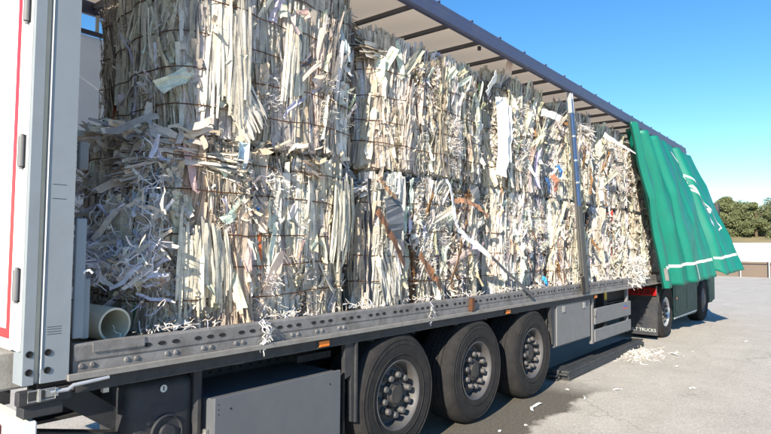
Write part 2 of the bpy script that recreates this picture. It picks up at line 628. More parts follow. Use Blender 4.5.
# rear doors (closed), tape, hinges
for k, (ya, yb) in enumerate(((0.088, 1.27), (1.28, 2.462))):
    d = MB().box(-0.028, 0.0, ya, yb, 1.29, 4.0, 0.004).build('rear_door', 'door_white', TR)
    oy = ya + 0.012 if k == 0 else yb - 0.052
    MB().box(-0.0305, -0.028, oy, oy + 0.040, 1.345, 3.96).build('contour_tape', 'red_tape', d)
    MB().box(-0.0305, -0.028, ya + 0.0525 if k == 0 else ya + 0.02, yb - 0.02 if k == 0 else yb - 0.0525, 1.345, 1.39).build('contour_tape', 'red_tape', d)
    for hz in (1.60, 2.24, 2.95, 3.6):
        yy = 0.055 if k == 0 else YL - 0.055
        mb = MB().cyl((-0.022, yy, hz - 0.072), (-0.022, yy, hz + 0.072), 0.017, 14)
        mb.cyl((-0.022, yy, hz - 0.085), (-0.022, yy, hz + 0.085), 0.009, 10)
        h = mb.build('hinge', 'guard_grey', d, True)
        MB().box(-0.0135, -0.0122, yy - 0.024, yy + 0.014, hz - 0.08, hz + 0.08).build('hinge_gap_shade', 'hole_black', d)  # black plate laid on for the shade in the gap beside the hinge
        MB().box(-0.018, -0.0125, yy + 0.016, yy + 0.032, hz - 0.065, hz + 0.065, 0.003).build('hinge_leaf', 'door_white', d)
    for rz in (2.05, 2.32, 1.75, 3.0):
        MB().cyl((-0.031, (ya + 0.09) if k == 0 else (yb - 0.09), rz), (-0.027, (ya + 0.09) if k == 0 else (yb - 0.09), rz), 0.009, 10).build('rivet', 'tape_grey', d)
    by = ya + 0.9 if k == 0 else ya + 0.25
    MB().cyl((-0.055, by, 1.2), (-0.055, by, 3.98), 0.014, 10).build('locking_bar', 'steel', d)
    MB().box(-0.012, -0.001, (0.03 if k == 0 else 2.466), (0.084 if k == 0 else 2.52), 1.29, 4.0).build('door_seal', 'door_white', d)

# rear sill, lamp ring, light bar
sill = MB().box(-0.07, 0.10, 0.165, 2.385, 1.085, 1.275, 0.012).build('rear_sill', 'sill_dusty', TR)
MB().box(-0.074, -0.07, 0.185, 0.36, 1.10, 1.255, 0.0015).build('buffer_plate', 'sill_dusty', sill)
MB().lathe([(0.062, 0.0), (0.062, 0.012), (0.052, 0.014), (0.045, 0.004), (0.03, 0.002), (0.026, 0.012), (0.0, 0.012)],
           (-0.074, 0.27, 1.178), (-1, 0, 0), 24).build('buffer_ring', 'guard_grey', sill, True)
bar = MB().box(0.015, 0.085, 0.03, 2.52, 0.80, 0.95, 0.008).build('light_bar', 'door_white', TR)
for y in (0.28, 2.0):
    MB().box(-0.01, 0.0155, y, y + 0.26, 0.815, 0.90, 0.008).build('tail_lamp', 'lamp_pale_red', bar)
for y in (0.5, 1.95):
    MB().box(0.03, 0.12, y, y + 0.09, 0.94, 1.10).build('bar_bracket', 'chassis', TR)

# side rails
for right in (True, False):
    s = 1 if right else -1
    y0 = 0 if right else YL
    mb = MB()
    pr = [(0.012, 1.150), (0.016, 1.205), (0.010, 1.212), (0.004, 1.285), (0.010, 1.297), (0.055, 1.297), (0.055, 1.150)]
    mb.prism([(y0 + s * y, z) for y, z in pr], 'x', 0.232, 13.56)
    rail = mb.build('side_rail', 'rail_zinc', TR)
    pr = [(-0.022, 1.123), (-0.022, 1.150), (-0.012, 1.156), (0.0125, 1.1495), (0.03, 1.1495), (0.03, 1.123)]
    MB().prism([(y0 + s * y, z) for y, z in pr], 'x', 0.200, 13.58).build('ledge', 'ledge_zinc', TR)
    MB().box(0.25, 7.7, min(y0 + s * 0.015, y0 + s * 0.05), max(y0 + s * 0.015, y0 + s * 0.05), 1.05, 1.121).build('lower_flange', 'chassis', TR)
    if right:
        hole = origin_mesh(MB().prism([(0.024 * math.cos(a), 0.0115 * math.sin(a)) for a in [2 * math.pi * i / 12 for i in range(12)]], 'y', -0.0015, 0.004), 'slot', 'hole_black')
        bolt = origin_mesh(MB().lathe([(0.0135, 0.0), (0.0135, 0.003), (0.010, 0.0075), (0.0, 0.0085)], (0, 0, 0), (0, -1, 0), 12), 'rail_bolt', 'rail_zinc', True)
        i = 0
        x = 0.62
        while x < 8.9:
            inst('slot', hole, (x, 0.0065, 1.247), rail)
            if i % 3 == 2:
                x += 0.06
            x += 0.085
            i += 1
        x = 0.27
        while x < 2.2:
            for dx in (0, 0.055):
                inst('rail_bolt', bolt, (x + dx, 0.0138, 1.183), rail)
            x += 0.235
        # bright nicked plate at the rear end of the rail
        MB().box(0.32, 0.60, -0.001, 0.0035, 1.245, 1.296, 0.001).build('end_plate', 'rail_zinc', rail)
        MB().box(4.03, 4.09, -0.03, 0.02, 1.158, 1.29, 0.004).build('rail_clamp', 'wire_rust', rail)

MB().box(0.232, 13.52, 0.058, 2.49, 1.222, 1.258).build('deck_floor', 'plywood', TR)

# main beams, cross members
for ya in (0.62, 1.80):
    mb = MB().box(0.25, 13.0, ya, ya + 0.02 if ya < 1 else ya + 0.02, 0.80, 1.12)
    mb.box(0.25, 13.0, ya - 0.06, ya + 0.08, 0.78, 0.798)
    be = mb.build('main_beam', 'chassis', TR)
    if ya < 1:
        mb = MB()
        for i in range(44):
            for k in range(3):
                mb.cyl((0.9 + i * 0.09, ya - 0.004, 0.88 + k * 0.08), (0.9 + i * 0.09, ya + 0.001, 0.88 + k * 0.08), 0.011, 8)
        tag(mb.build('beam_holes', 'hole_black', be), kind='stuff')
for i in range(26):
    x = 0.42 + i * 0.51
    MB().box(x, x + 0.05, 0.06, 2.49, 1.122, 1.215).build('cross_member', 'chassis', TR)
# rear undergear: dark plastic canister, struts, latch, rods
can = MB().box(0.60, 1.02, 0.14, 0.55, 0.55, 1.02, 0.07, seg=4).build('water_canister', 'navy_plastic', TR, True)
MB().lathe([(0.10, 0.0), (0.105, 0.012), (0.095, 0.02), (0.085, 0.006), (0.05, 0.004), (0.045, 0.03), (0.0, 0.03)], (0.82, 0.138, 0.70), (0, -1, 0), 24).build('filler_cap', 'navy_plastic', can, True)
MB().cyl((0.80, 0.139, 0.955), (0.80, 0.1365, 0.955), 0.022, 18).build('round_sticker', 'tape_grey', can)
MB().box(0.797, 0.803, 0.1345, 0.1365, 0.945, 0.968).build('sticker_mark', 'hole_black', can)
mb = MB().prism([(0.18, 1.12), (0.26, 1.12), (0.70, 0.78), (0.70, 0.72), (0.60, 0.72), (0.18, 1.02)], 'y', 0.30, 0.32)
mb.box(0.17, 0.70, 0.25, 0.34, 0.74, 0.765, 0.002, Matrix.Rotation(R(14), 3, 'Y'))
mb.build('rear_strut', 'chassis', TR)
MB().box(1.0, 1.06, 0.12, 0.6, 0.62, 1.05, 0.02).build('mud_plate', 'chassis', TR)
MB().box(0.16, 1.30, 0.03, 0.055, 1.055, 1.085, 0.004, Matrix.Rotation(R(1.2), 3, 'Y')).build('tension_rod', 'steel', TR)
MB().tube([(0.12, -0.01, 1.085), (0.20, -0.012, 1.083), (0.225, -0.014, 1.10), (0.40, -0.016, 1.112)], 0.010, 8).build('lever_handle', 'stake_silver', TR, True)
mb = MB()
mb.tube([(0.02, -0.02, 1.055), (0.02, -0.02, 1.105), (0.14, -0.02, 1.105), (0.14, -0.02, 1.055)], 0.004, 6, True)
mb.box(0.06, 0.075, -0.03, -0.01, 1.05, 1.11, 0.002)
mb.box(0.10, 0.16, -0.012, 0.0, 1.06, 1.10, 0.003)
mb.build('latch', 'steel', TR)
mb = MB()
mb.box(-0.01, 0.23, 0.012, 0.06, 1.03, 1.10, 0.006)
mb.box(0.02, 0.20, 0.03, 0.12, 0.965, 1.03, 0.004)
mb.build('corner_bracket', 'chassis', TR)
MB().box(0.40, 0.43, 0.04, 0.07, 1.02, 1.10).build('rod_hanger', 'steel', TR)

# big pallet box behind the rear overhang
pb = MB().box(1.09, 2.20, 0.045, 0.80, 0.30, 0.845, 0.008).build('pallet_box', 'box_grey', TR)
MB().box(1.072, 2.185, 0.020, 0.043, 0.31, 0.862, 0.004).build('front_panel', 'box_grey', pb)
mb = MB()
for i in range(9):
    mb.cyl((2.182, 0.0185, 0.36 + i * 0.05), (2.182, 0.022, 0.36 + i * 0.05), 0.004, 8)
for i in range(3):
    mb.cyl((1.10, 0.0185, 0.76 + i * 0.03), (1.10, 0.0205, 0.76 + i * 0.03), 0.004, 8)
mb.cyl((2.07, 0.018, 0.775), (2.07, 0.021, 0.775), 0.007, 8)
mb.cyl((1.19, 0.018, 0.78), (1.19, 0.021, 0.78), 0.007, 8)
tag(mb.build('panel_rivets', 'hole_black', pb), kind='stuff')
mb = MB().box(1.062, 1.0895, 0.10, 0.16, 0.55, 0.66, 0.004)
mb.box(1.04, 1.063, 0.115, 0.145, 0.575, 0.635, 0.004)
mb.build('box_latch', 'steel', pb)
# slotted support angle behind the box
mb = MB().box(2.0, 2.36, 0.30, 0.31, 0.985, 1.04, 0.002)
mb.box(2.0, 2.36, 0.30, 0.31, 0.90, 0.955, 0.002)
mb.build('slotted_rail', 'chassis', TR)


def side_lamp(x):
    o = MB().box(x - 0.052, x + 0.052, 0.0, 0.014, 1.062, 1.106, 0.005).build('side_marker_lamp', 'amber', TR)
    MB().box(x - 0.065, x + 0.065, 0.0075, 0.0148, 1.054, 1.112, 0.002).build('lamp_base', 'black_plastic', o)


side_lamp(1.99)
side_lamp(4.87)
side_lamp(7.66)

# mudguard brackets before and after the axle group
mb = MB().prism([(2.245, 1.05), (2.36, 1.05), (2.37, 0.98), (2.372, 0.50), (2.36, 0.44), (2.325, 0.44), (2.315, 0.80), (2.25, 0.78)], 'y', 0.035, 0.075)
mb.box(2.350, 2.378, 0.018, 0.085, 0.43, 1.06, 0.004)
mb.build('mudguard_bracket', 'chassis', TR)
MB().box(2.30, 2.325, 0.10, 0.52, 0.25, 0.80, 0.004).build('mud_flap', 'black_plastic', TR)
mb = MB().prism([(6.06, 1.06), (6.17, 1.06), (6.17, 0.62), (6.14, 0.56), (6.12, 0.70)], 'y', 0.03, 0.07)
mb.build('mudguard_bracket', 'chassis', TR)
MB().box(6.12, 6.135, 0.10, 0.52, 0.45, 1.05, 0.003).build('mud_flap', 'black_plastic', TR)

# wheels
TY = [(0.285, 0.0), (0.300, -0.012), (0.330, -0.018), (0.400, -0.022), (0.455, -0.022), (0.490, -0.012), (0.513, 0.012), (0.525, 0.034), (0.533, 0.05)]


def tyre_mesh(width, name):
    mb = MB()
    prof = [(r, t) for r, t in TY]
    for k in range(5):                                  # circumferential grooves
        g0 = 0.05 + (width - 0.1) * (k + 0.75) / 5.5
        prof += [(0.535, g0 - 0.008), (0.523, g0 - 0.006), (0.523, g0 + 0.006), (0.535, g0 + 0.008)]
    prof += [(r, width - t) for r, t in reversed(TY)]
    mb.lathe(prof, (0, 0, 0), (0, 1, 0), 64)
    # raised rings on the sidewall
    for r in (0.345, 0.43, 0.47):
        mb.lathe([(r - 0.004, -0.019), (r - 0.003, -0.0255), (r + 0.003, -0.0255), (r + 0.004, -0.019)], (0, 0, 0), (0, 1, 0), 64)
    return origin_mesh(mb, name, 'rubber', True)


tyre_me = tyre_mesh(0.385, 'tyre')
mb = MB().lathe([(0.288, 0.004), (0.297, -0.010), (0.291, -0.014), (0.279, -0.006), (0.266, 0.02), (0.258, 0.045), (0.252, 0.10), (0.238, 0.112),
                 (0.215, 0.098), (0.195, 0.085), (0.155, 0.078), (0.12, 0.077)], (0, 0, 0), (0, 1, 0), 48)
rim_me = origin_mesh(mb, 'rim', 'rim_grey', True)
mb = MB().lathe([(0.125, 0.085), (0.118, 0.045), (0.105, 0.030), (0.080, 0.026), (0.072, 0.012), (0.0, 0.010)], (0, 0, 0), (0, 1, 0), 28)
hub_me = origin_mesh(mb, 'hub', 'hub_dark', True)
mb = MB().lathe([(0.032, 0.082), (0.032, 0.058), (0.027, 0.054), (0.027, 0.006), (0.022, -0.004), (0.0, -0.005)], (0, 0, 0), (0, 1, 0), 12)
nut_me = origin_mesh(mb, 'lug_nut', 'nut_grey', True)
mb = MB().lathe([(0.018, -0.020), (0.012, -0.045), (0.0, -0.047)], (0, 0, 0), (0, 1, 0), 8)


def wheel(parent, x, y, flip, tyre=tyre_me, rim=rim_me, r=0.535, spin=0.0, detail=True):
    rot = (0, 0, math.pi if flip else 0)
    w = inst('wheel', rim, (x, y, r), parent, rot)
    def sub(name, me, p=(0, 0, 0)):
        o = bpy.data.objects.new(name, me)
        COL.objects.link(o)
        o.parent = w
        o.location = p
    sub('tyre', tyre)
    sub('hub', hub_me)
    if detail:
        for k in range(10):
            a = spin + 2 * math.pi * k / 10
            sub('lug_nut', nut_me, (0.1675 * math.cos(a), 0.0, 0.1675 * math.sin(a)))
    return w


for i, x in enumerate((2.91, 4.22, 5.53)):
    wheel(TR, x, 0.032, False, spin=0.2 + i * 0.23)
    wheel(TR, x, YL - 0.032, True, detail=False)
    mb = MB().cyl((x, 0.35, 0.535), (x, 2.2, 0.535), 0.075, 14)
    mb.box(x - 0.09, x + 0.09, 0.58, 0.70, 0.42, 0.80, 0.01)
    mb.box(x - 0.09, x + 0.09, 1.85, 1.97, 0.42, 0.80, 0.01)
    mb.build('axle', 'chassis', TR, True)
    mb = MB().cyl((x + 0.32, 0.66, 0.62), (x + 0.32, 0.66, 0.80), 0.13, 18)
    mb.build('air_spring', 'rubber', TR, True)
    # black mudguard arch over each tyre
    def arch(u, v, x=x):
        a = math.pi * (0.33 + 0.34 * u)
        return Vector((x - 0.585 * math.cos(a), 0.075 + 0.42 * v, 0.505 + 0.60 * math.sin(a)))
    mb = MB().sheet(arch, 16, 1)
    o = mb.build('mudguard', 'black_plastic', TR, True)
    md = o.modifiers.new('solid', 'SOLIDIFY')
    md.thickness = 0.006

# tool locker and side guard forward of the axles
tb = MB().box(6.22, 7.50, 0.045, 0.55, 0.50, 1.075, 0.01).build('tool_locker', 'box_grey', TR)
MB().box(6.26, 7.47, 0.024, 0.044, 0.52, 1.06, 0.005).build('locker_door', 'guard_grey', tb)
for x in (6.48, 7.22):
    o = MB().box(x - 0.05, x + 0.05, 0.012, 0.0235, 0.94, 1.035, 0.008).build('locker_latch', 'steel', tb)
for z0, z1 in ((0.66, 0.905), (0.40, 0.59)):
    g = MB().box(7.66, 9.42, 0.02, 0.045, z0, z1, 0.012).build('guard_plank', 'guard_grey', TR)
    if z0 > 0.6:
        MB().box(9.0, 9.2, 0.0175, 0.0198, 0.825, 0.85).build('blue_print', 'blue_print', g)
        MB().box(8.99, 9.21, 0.0175, 0.0198, 0.795, 0.812).build('red_print', 'red_tape', g)
for x in (7.62, 9.30):
    MB().box(x, x + 0.07, 0.047, 0.10, 0.38, 1.12, 0.006).build('guard_upright', 'guard_grey', TR)
MB().tube([(7.63, 0.01, 0.80), (7.62, 0.0, 0.86), (7.64, -0.005, 0.90)], 0.012, 6).build('guard_latch', 'steel', TR)
MB().box(8.88, 9.04, 0.30, 0.44, 0.35, 1.12, 0.01).build('landing_leg', 'chassis', TR)
MB().box(8.90, 9.02, 0.294, 0.2995, 0.93, 1.08).build('yellow_plate', 'yellow', TR)
MB().box(8.82, 9.10, 0.25, 0.49, 0.30, 0.345, 0.01).build('landing_foot', 'chassis', TR)
MB().box(8.88, 9.04, 2.11, 2.25, 0.35, 1.12, 0.01).build('landing_leg', 'chassis', TR)
MB().box(8.82, 9.10, 2.06, 2.30, 0.30, 0.345, 0.01).build('landing_foot', 'chassis', TR)
MB().cyl((8.0, 0.95, 0.72), (9.2, 0.95, 0.72), 0.16, 20).build('air_tank', 'chassis', TR, True)
for z0, z1 in ((0.66, 0.905), (0.40, 0.59)):
    MB().box(6.3, 9.42, YL - 0.045, YL - 0.02, z0, z1, 0.012).build('guard_plank', 'guard_grey', TR)

# roof
for right in (True, False):
    s = 1 if right else -1
    y0 = 0 if right else YL
    pr = [(0.0, ROOF0), (-0.024, ROOF0 + 0.012), (-0.030, ROOF0 + 0.09), (-0.016, ROOF0 + 0.105), (-0.020, ROOF0 + 0.15), (0.0, ROOF1), (0.05, ROOF1 + 0.004), (0.07, ROOF0 + 0.10), (0.07, ROOF0 + 0.02), (0.04, ROOF0)]
    rr = MB().prism([(y0 + s * y, z) for y, z in pr], 'x', 0.0, 13.6).build('roof_rail', 'roof_navy', TR)
    if right:
        clip = origin_mesh(MB().box(-0.018, 0.018, -0.010, 0.010, -0.008, 0.008, 0.003), 'roof_clip', 'roof_navy')
        for i in range(22):
            inst('roof_clip', clip, (0.4 + i * 0.61, -0.006, ROOF1 + 0.006), rr)
def roofz(u):
    k = (u * 13.5) / 0.61
    return 4.065 + 0.014 * abs(math.sin(math.pi * (k - 0.15)))
mb = MB().sheet(lambda u, v: Vector((0.05 + 13.5 * u, 0.071 + 2.408 * v, roofz(u) + 0.03 * math.sin(math.pi * v))), 132, 4)
mb.build('roof_sheet', 'roof_sheet', TR, True)
for i in range(22):
    x = 0.04 + 0.61 * i + 0.09
    MB().box(x - 0.018, x + 0.018, 0.072, YL - 0.072, 4.008, 4.05, 0.004).build('roof_bow', 'bow_dark', TR)
for x in (4.44, 7.0):
    MB().box(x, x + 0.03, 0.12, 0.15, 3.965, 4.008).build('bow_hook', 'bow_dark', TR)
MB().box(0.0, 0.06, 0.122, 2.428, 4.002, 4.128).build('rear_header', 'post_grey', TR)
# far wall: closed left curtain with its rails, and the headboard
MB().sheet(lambda u, v: Vector((0.24 + 13.2 * u, 2.525 + 0.012 * math.sin(u * 90), 1.06 + 2.70 * v)), 120, 1).build('left_curtain', 'left_curtain', TR, True)
MB().box(0.24, 13.5, 2.49, 2.53, 3.765, 3.80).build('left_curtain_rail', 'roof_navy', TR)
for i in range(14):
    x = 0.45 + i * 0.93
    MB().box(x, x + 0.03, 2.50, 2.52, 3.80, 3.97).build('curtain_roller', 'yellow' if i % 2 == 0 else 'tape_grey', TR)
MB().box(2.02, 2.16, 2.44, 2.49, 3.38, 3.62, 0.02).build('strap_tensioner', 'roof_navy', TR)
MB().box(13.50, 13.56, 0.06, 2.49, 1.26, 4.05, 0.004).build('headboard', 'door_white', TR)
for y in (0.0, YL - 0.06):
    MB().box(13.50, 13.60, y, y + 0.058, 1.3, 3.95, 0.004).build('front_post', 'post_grey', TR)

# leaning centre stake
p0, p1 = Vector((7.12, -0.035, 1.17)), Vector((6.72, 0.01, 3.95))
ax = (p1 - p0).normalized()
rot = Vector((0, 0, 1)).rotation_difference(ax).to_matrix()
def along(t):
    return p0.lerp(p1, t)
def stake_piece(name, m, t0, t1, wx, wy, dx=0.0, parent=None, dy=0.0):
    a, b = along(t0), along(t1)
    c = (a + b) / 2 + rot @ Vector((dx, dy, 0))
    L = (b - a).length
    return MB().box(c.x - wx / 2, c.x + wx / 2, c.y - wy / 2, c.y + wy / 2, c.z - L / 2, c.z + L / 2, 0.006, rot).build(name, m, parent)
st = stake_piece('centre_stake', 'stake_blue', 0.42, 0.97, 0.075, 0.05, 0, TR)
stake_piece('lower_stake', 'stake_grey', 0.0, 0.44, 0.15, 0.056, 0.01, TR)
stake_piece('stake_cap', 'stake_silver', 0.90, 1.0, 0.022, 0.058, -0.035, st)
stake_piece('stake_cap', 'stake_silver', 0.90, 1.0, 0.022, 0.058, 0.035, st)
stake_piece('side_profile', 'stake_grey', 0.10, 0.9, 0.04, 0.03, -0.09, st)
stake_piece('stake_latch', 'hole_black', 0.0, 0.09, 0.05, 0.03, -0.12, st, -0.03)
for t in (0.55, 0.66, 0.78):
    stake_piece('stake_pocket', 'stake_silver', t, t + 0.012, 0.08, 0.056, 0, st)

# green side curtain, slid to the front and flaring out at the foot
FOLD = [(0, .3), (.02, 1.0), (.09, .35), (.12, -1.3), (.16, -1.4), (.178, .4), (.20, .7), (.25, .1), (.33, -.3), (.345, .45), (.365, .55), (.43, .1), (.50, -.05), (.515, .2), (.60, -.1), (.65, .1), (.69, -.75), (.708, .5), (.73, .65), (.83, .05), (.845, .3), (.93, .1), (1, .35)]


def folds(u, sm=0.007):
    def lin(t):
        t = min(1, max(0, t))
        for (a, p), (b, q) in zip(FOLD[:-1], FOLD[1:]):
            if t <= b:
                return p + (q - p) * (t - a) / (b - a)
        return FOLD[-1][1]
    return (lin(u - sm) + 2 * lin(u) + lin(u + sm)) / 4


def curtain(u, v, off=0.0):
    uu = min(1.0, max(0.0, u))
    v = min(1.0, max(0.0, v))
    top = Vector((9.12 + 4.55 * uu, -0.045, 3.955 - 0.015 * math.sin(9 * uu)))
    bot = Vector((10.55 + 3.15 * uu, -0.20 - 0.87 * uu, 1.07 + 0.29 * uu ** 1.3))
    p = top.lerp(bot, v)
    # slack belly, folds that open downwards
    p.y -= 0.05 * math.sin(math.pi * v) * (0.4 + math.sin(math.pi * uu))
    f = folds(uu)
    a = 0.15 - 0.03 * v
    p.y -= a * f
    # sharp overlap fold near the front
    k = math.exp(-((uu - 0.685) / 0.028) ** 2)
    p.y += 0.06 * v * k
    p.z += 0.12 * max(0, v - 0.85) / 0.15 * k
    # diagonal drag creases
    tri = abs(((2.2 * v + 3.4 * uu) % 1.0) - 0.5) * 2
    p.y -= 0.05 * (tri ** 1.5 - 0.4) * math.sin(math.pi * min(1, v * 1.1))
    p.y -= off
    p.x -= off * 0.3
    return p


mb = MB().sheet(lambda u, v: curtain(u, v), 260, 40)
cur = mb.build('side_curtain', 'curtain_green', TR, True)
md = cur.modifiers.new('solid', 'SOLIDIFY')
md.thickness = 0.006
def decal(name, m, u0, v0, u1, v1, w, n=24, off=0.006, parent=None):
    """narrow band painted along the curtain"""
    du, dv = (u1 - u0) * 4.0, (v1 - v0) * 2.8
    L = math.hypot(du, dv)
    nu_, nv_ = -dv / L * w / 4.0, du / L * w / 2.8
    def fn(s, t):
        return curtain(u0 + (u1 - u0) * s + nu_ * (t - 0.5), v0 + (v1 - v0) * s + nv_ * (t - 0.5), off)
    return MB().sheet(fn, n, 2).build(name, m, parent or cur, True)
decal('reflective_band', 'white_print', 0.012, 0.868, 0.64, 0.868, 0.055, 90)
decal('reflective_band', 'white_print', 0.70, 0.868, 0.985, 0.868, 0.055, 50)
decal('hem_strap', 'white_print', 0.40, 0.87, 0.41, 0.985, 0.06, 10, 0.014)
decal('painted_line', 'white_print', 0.60, 0.06, 0.90, 0.56, 0.03, 40)
decal('painted_line', 'white_print', 0.63, 0.24, 0.83, 0.52, 0.03, 30)
decal('painted_line', 'white_print', 0.70, 0.30, 0.76, 0.46, 0.04, 20)
decal('painted_line', 'white_print', 0.84, 0.47, 0.95, 0.63, 0.04, 20)
decal('painted_line', 'white_print', 0.88, 0.66, 0.955, 0.64, 0.035, 14)
decal('painted_line', 'white_print', 0.80, 0.50, 0.84, 0.49, 0.10, 14)
decal('painted_line', 'white_print', 0.64, 0.29, 0.69, 0.28, 0.05, 14)
decal('painted_mark', 'white_print', 0.075, 0.045, 0.115, 0.045, 0.10, 8)
decal('painted_mark', 'white_print', 0.075, 0.06, 0.075, 0.14, 0.10, 8)
decal('grey_patch', 'tape_grey', 0.75, 0.57, 0.79, 0.62, 0.16, 8)
decal('edge_hem', 'curtain_green', 0.008, 0.0, 0.008, 1.0, 0.07, 40, 0.010)
# curtain pole at the rear edge of the curtain
MB().tube([curtain(0.0, t / 12, -0.02) for t in range(13)], 0.016, 8).build('curtain_pole', 'cab_green', TR, True)
decal('curtain_buckle', 'steel', 0.012, 0.87, 0.012, 0.95, 0.05, 4, 0.02)

# ------------------------------------------------------------------ tractor unit
TT = thing('truck_tractor', 'dark green truck tractor coupled under the front of the trailer', 'truck', (13.6, 1.27, 0))
mb = MB()
for y in (0.83, 1.62):
    mb.box(10.75, 16.6, y, y + 0.09, 0.72, 0.98, 0.01)
for x in (10.8, 12.6, 14.0):
    mb.box(x, x + 0.09, 0.92, 1.62, 0.75, 0.95)
mb.build('chassis_frame', 'chassis', TT)
MB().cyl((11.9, 1.27, 0.98), (11.9, 1.27, 1.035), 0.45, 28).build('fifth_wheel', 'chassis', TT)
ty2 = tyre_mesh(0.31, 'tyre')
mbr = MB().lathe([(0.288, 0.004), (0.297, -0.010), (0.291, -0.014), (0.279, -0.004), (0.264, 0.03), (0.262, 0.12), (0.20, 0.135), (0.12, 0.135)], (0, 0, 0), (0, 1, 0), 40)
rim2 = origin_mesh(mbr, 'rim', 'stake_silver', True)
mbr = MB().lathe([(0.288, 0.004), (0.297, -0.010), (0.291, -0.014), (0.279, -0.004), (0.26, 0.02), (0.20, 0.0), (0.14, -0.03), (0.10, -0.04), (0.0, -0.04)], (0, 0, 0), (0, 1, 0), 40)
rim3 = origin_mesh(mbr, 'rim', 'rim_grey', True)
for y, f in ((0.045, False), (0.385, False), (YL - 0.045, True), (YL - 0.385, True)):
    wheel(TT, 11.80, y, f, ty2, rim2, 0.52, detail=(y < 0.1))
for y, f in ((0.045, False), (YL - 0.045, True)):
    wheel(TT, 15.52, y, f, ty2, rim3, 0.52, detail=(y < 0.1))
for x in (11.8, 15.52):
    MB().cyl((x, 0.3, 0.52), (x, 2.25, 0.52), 0.09, 14).build('axle', 'chassis', TT, True)
# drive wheel mudguards and flap
for y0 in (0.03, YL - 0.69):
    def arch2(u, v, y0=y0):
        a = math.pi * (0.02 + 0.93 * u)
        rx = 0.60
        return Vector((11.80 - rx * math.cos(a), y0 + 0.66 * v, 0.50 + 0.60 * math.sin(a)))
    o = MB().sheet(arch2, 20, 2).build('mudguard', 'black_plastic', TT, True)
    md = o.modifiers.new('solid', 'SOLIDIFY')
    md.thickness = 0.012
    fl = MB().box(11.155, 11.175, y0, y0 + 0.72, 0.10, 0.80, 0.006).build('mud_flap', 'navy_plastic', TT)
    me = text_mesh('RENAULT TRUCKS', 0.085)
    me.materials.append(MATS['tape_grey'])
    rotm = Matrix(((0, 0, -1), (-1, 0, 0), (0, 1, 0)))
    inst('lettering', me, (11.1525, y0 + 0.385, 0.20), fl, rotm.to_euler())
    lb = MB().box(11.09, 11.15, y0 + 0.005, y0 + 0.56, 0.88, 1.04, 0.012).build('tail_lamp', 'lamp_red', TT)
    for q in range(4):
        MB().box(11.086, 11.0895, y0 + 0.12 + q * 0.10, y0 + 0.20 + q * 0.10, 0.905, 1.015, 0.0012).build('lamp_lens', 'lamp_pale_red', lb)
    MB().prism([(11.152, 0.80), (11.18, 0.80), (11.26, 1.06), (11.152, 1.08)], 'y', y0 + 0.02, y0 + 0.64).build('lamp_carrier', 'black_plastic', TT)
# side fairings
for y0, y1, s in ((0.05, 0.50, 1), (YL - 0.50, YL - 0.05, -1)):
    mb = MB().prism([(12.52, 1.12), (14.85, 1.12), (14.85, 0.30), (14.6, 0.26), (12.62, 0.30), (12.50, 0.42)], 'y', y0, y1)
    f = mb.build('side_fairing', 'cab_green', TT)
    fy = y0 - 0.006 if s > 0 else y1
    MB().box(12.66, 13.70, fy, fy + 0.006, 0.42, 1.05, 0.002).build('fairing_panel', 'cab_green', f)
    MB().box(13.74, 14.80, fy, fy + 0.006, 0.42, 1.05, 0.002).build('fairing_panel', 'cab_green', f)
    MB().box(12.72, 12.80, fy - 0.008, fy + 0.0, 0.70, 0.76, 0.002).build('side_marker_lamp', 'amber', f)
    MB().box(12.5, 14.7, fy - 0.004, fy + 0.002, 0.30, 0.335, 0.002).build('trim_strip', 'tape_grey', f)
    MB().box(12.75, 14.4, y0 + 0.05, y1 - 0.05, 1.12, 1.2, 0.02).build('tank_top', 'guard_grey', f)
# cab
prof = [(14.72, 0.95), (14.72, 3.2), (14.95, 3.42), (15.9, 3.40), (16.5, 3.02), (16.95, 1.95), (17.02, 1.45), (17.02, 0.42), (16.25, 0.38), (16.18, 0.75), (15.95, 1.08), (15.52, 1.16), (15.08, 1.08), (14.90, 0.85)]
mb = MB().prism(prof, 'y', 0.03, YL - 0.03)
cab = mb.build('cab', 'cab_green', TT)
bv = cab.modifiers.new('bevel', 'BEVEL')
bv.width = 0.05
bv.segments = 3
for y in (0.022, YL - 0.03):
    d = MB().prism([(15.62, 1.25), (15.62, 2.95), (16.35, 2.95), (16.72, 1.98), (16.72, 0.95), (16.2, 0.95), (15.95, 1.22)], 'y', y, y + 0.008).build('cab_door', 'cab_green', TT)
    yy = y - 0.004 if y < 1 else y + 0.008
    MB().prism([(15.70, 2.0), (15.70, 2.85), (16.28, 2.85), (16.58, 2.0)], 'y', yy, yy + 0.004).build('window', 'glass_dark', d)
    MB().box(15.68, 15.84, yy - 0.012, yy + 0.012, 1.68, 1.74, 0.005).build('handle', 'black_plastic', d)
MB().box(16.93, 16.96, 0.2, YL - 0.2, 2.05, 2.06).build('wiper_bar', 'black_plastic', TT)
MB().prism([(16.60, 3.0), (16.62, 3.0), (16.98, 2.0), (16.96, 2.0)], 'y', 0.15, YL - 0.15).build('windscreen', 'glass_dark', TT)
for s, y in ((-1, 0.0), (1, YL)):
    a = MB().tube([(16.4, y, 2.75), (16.45, y + s * 0.06, 2.78), (16.48, y + s * 0.10, 2.80)], 0.018, 8).build('mirror_arm', 'black_plastic', TT, True)
    MB().box(16.42, 16.54, y + s * 0.12 - 0.09, y + s * 0.12 + 0.09, 2.62, 3.02, 0.04, seg=3).build('mirror', 'black_plastic', a, True)
MB().box(17.0, 17.06, 0.1, YL - 0.1, 0.35, 0.95, 0.03, seg=2).build('front_bumper', 'black_plastic', TT)
for y in (0.2, YL - 0.6):
    MB().box(17.055, 17.075, y, y + 0.4, 0.62, 0.85, 0.01).build('headlight', 'tape_grey', TT)

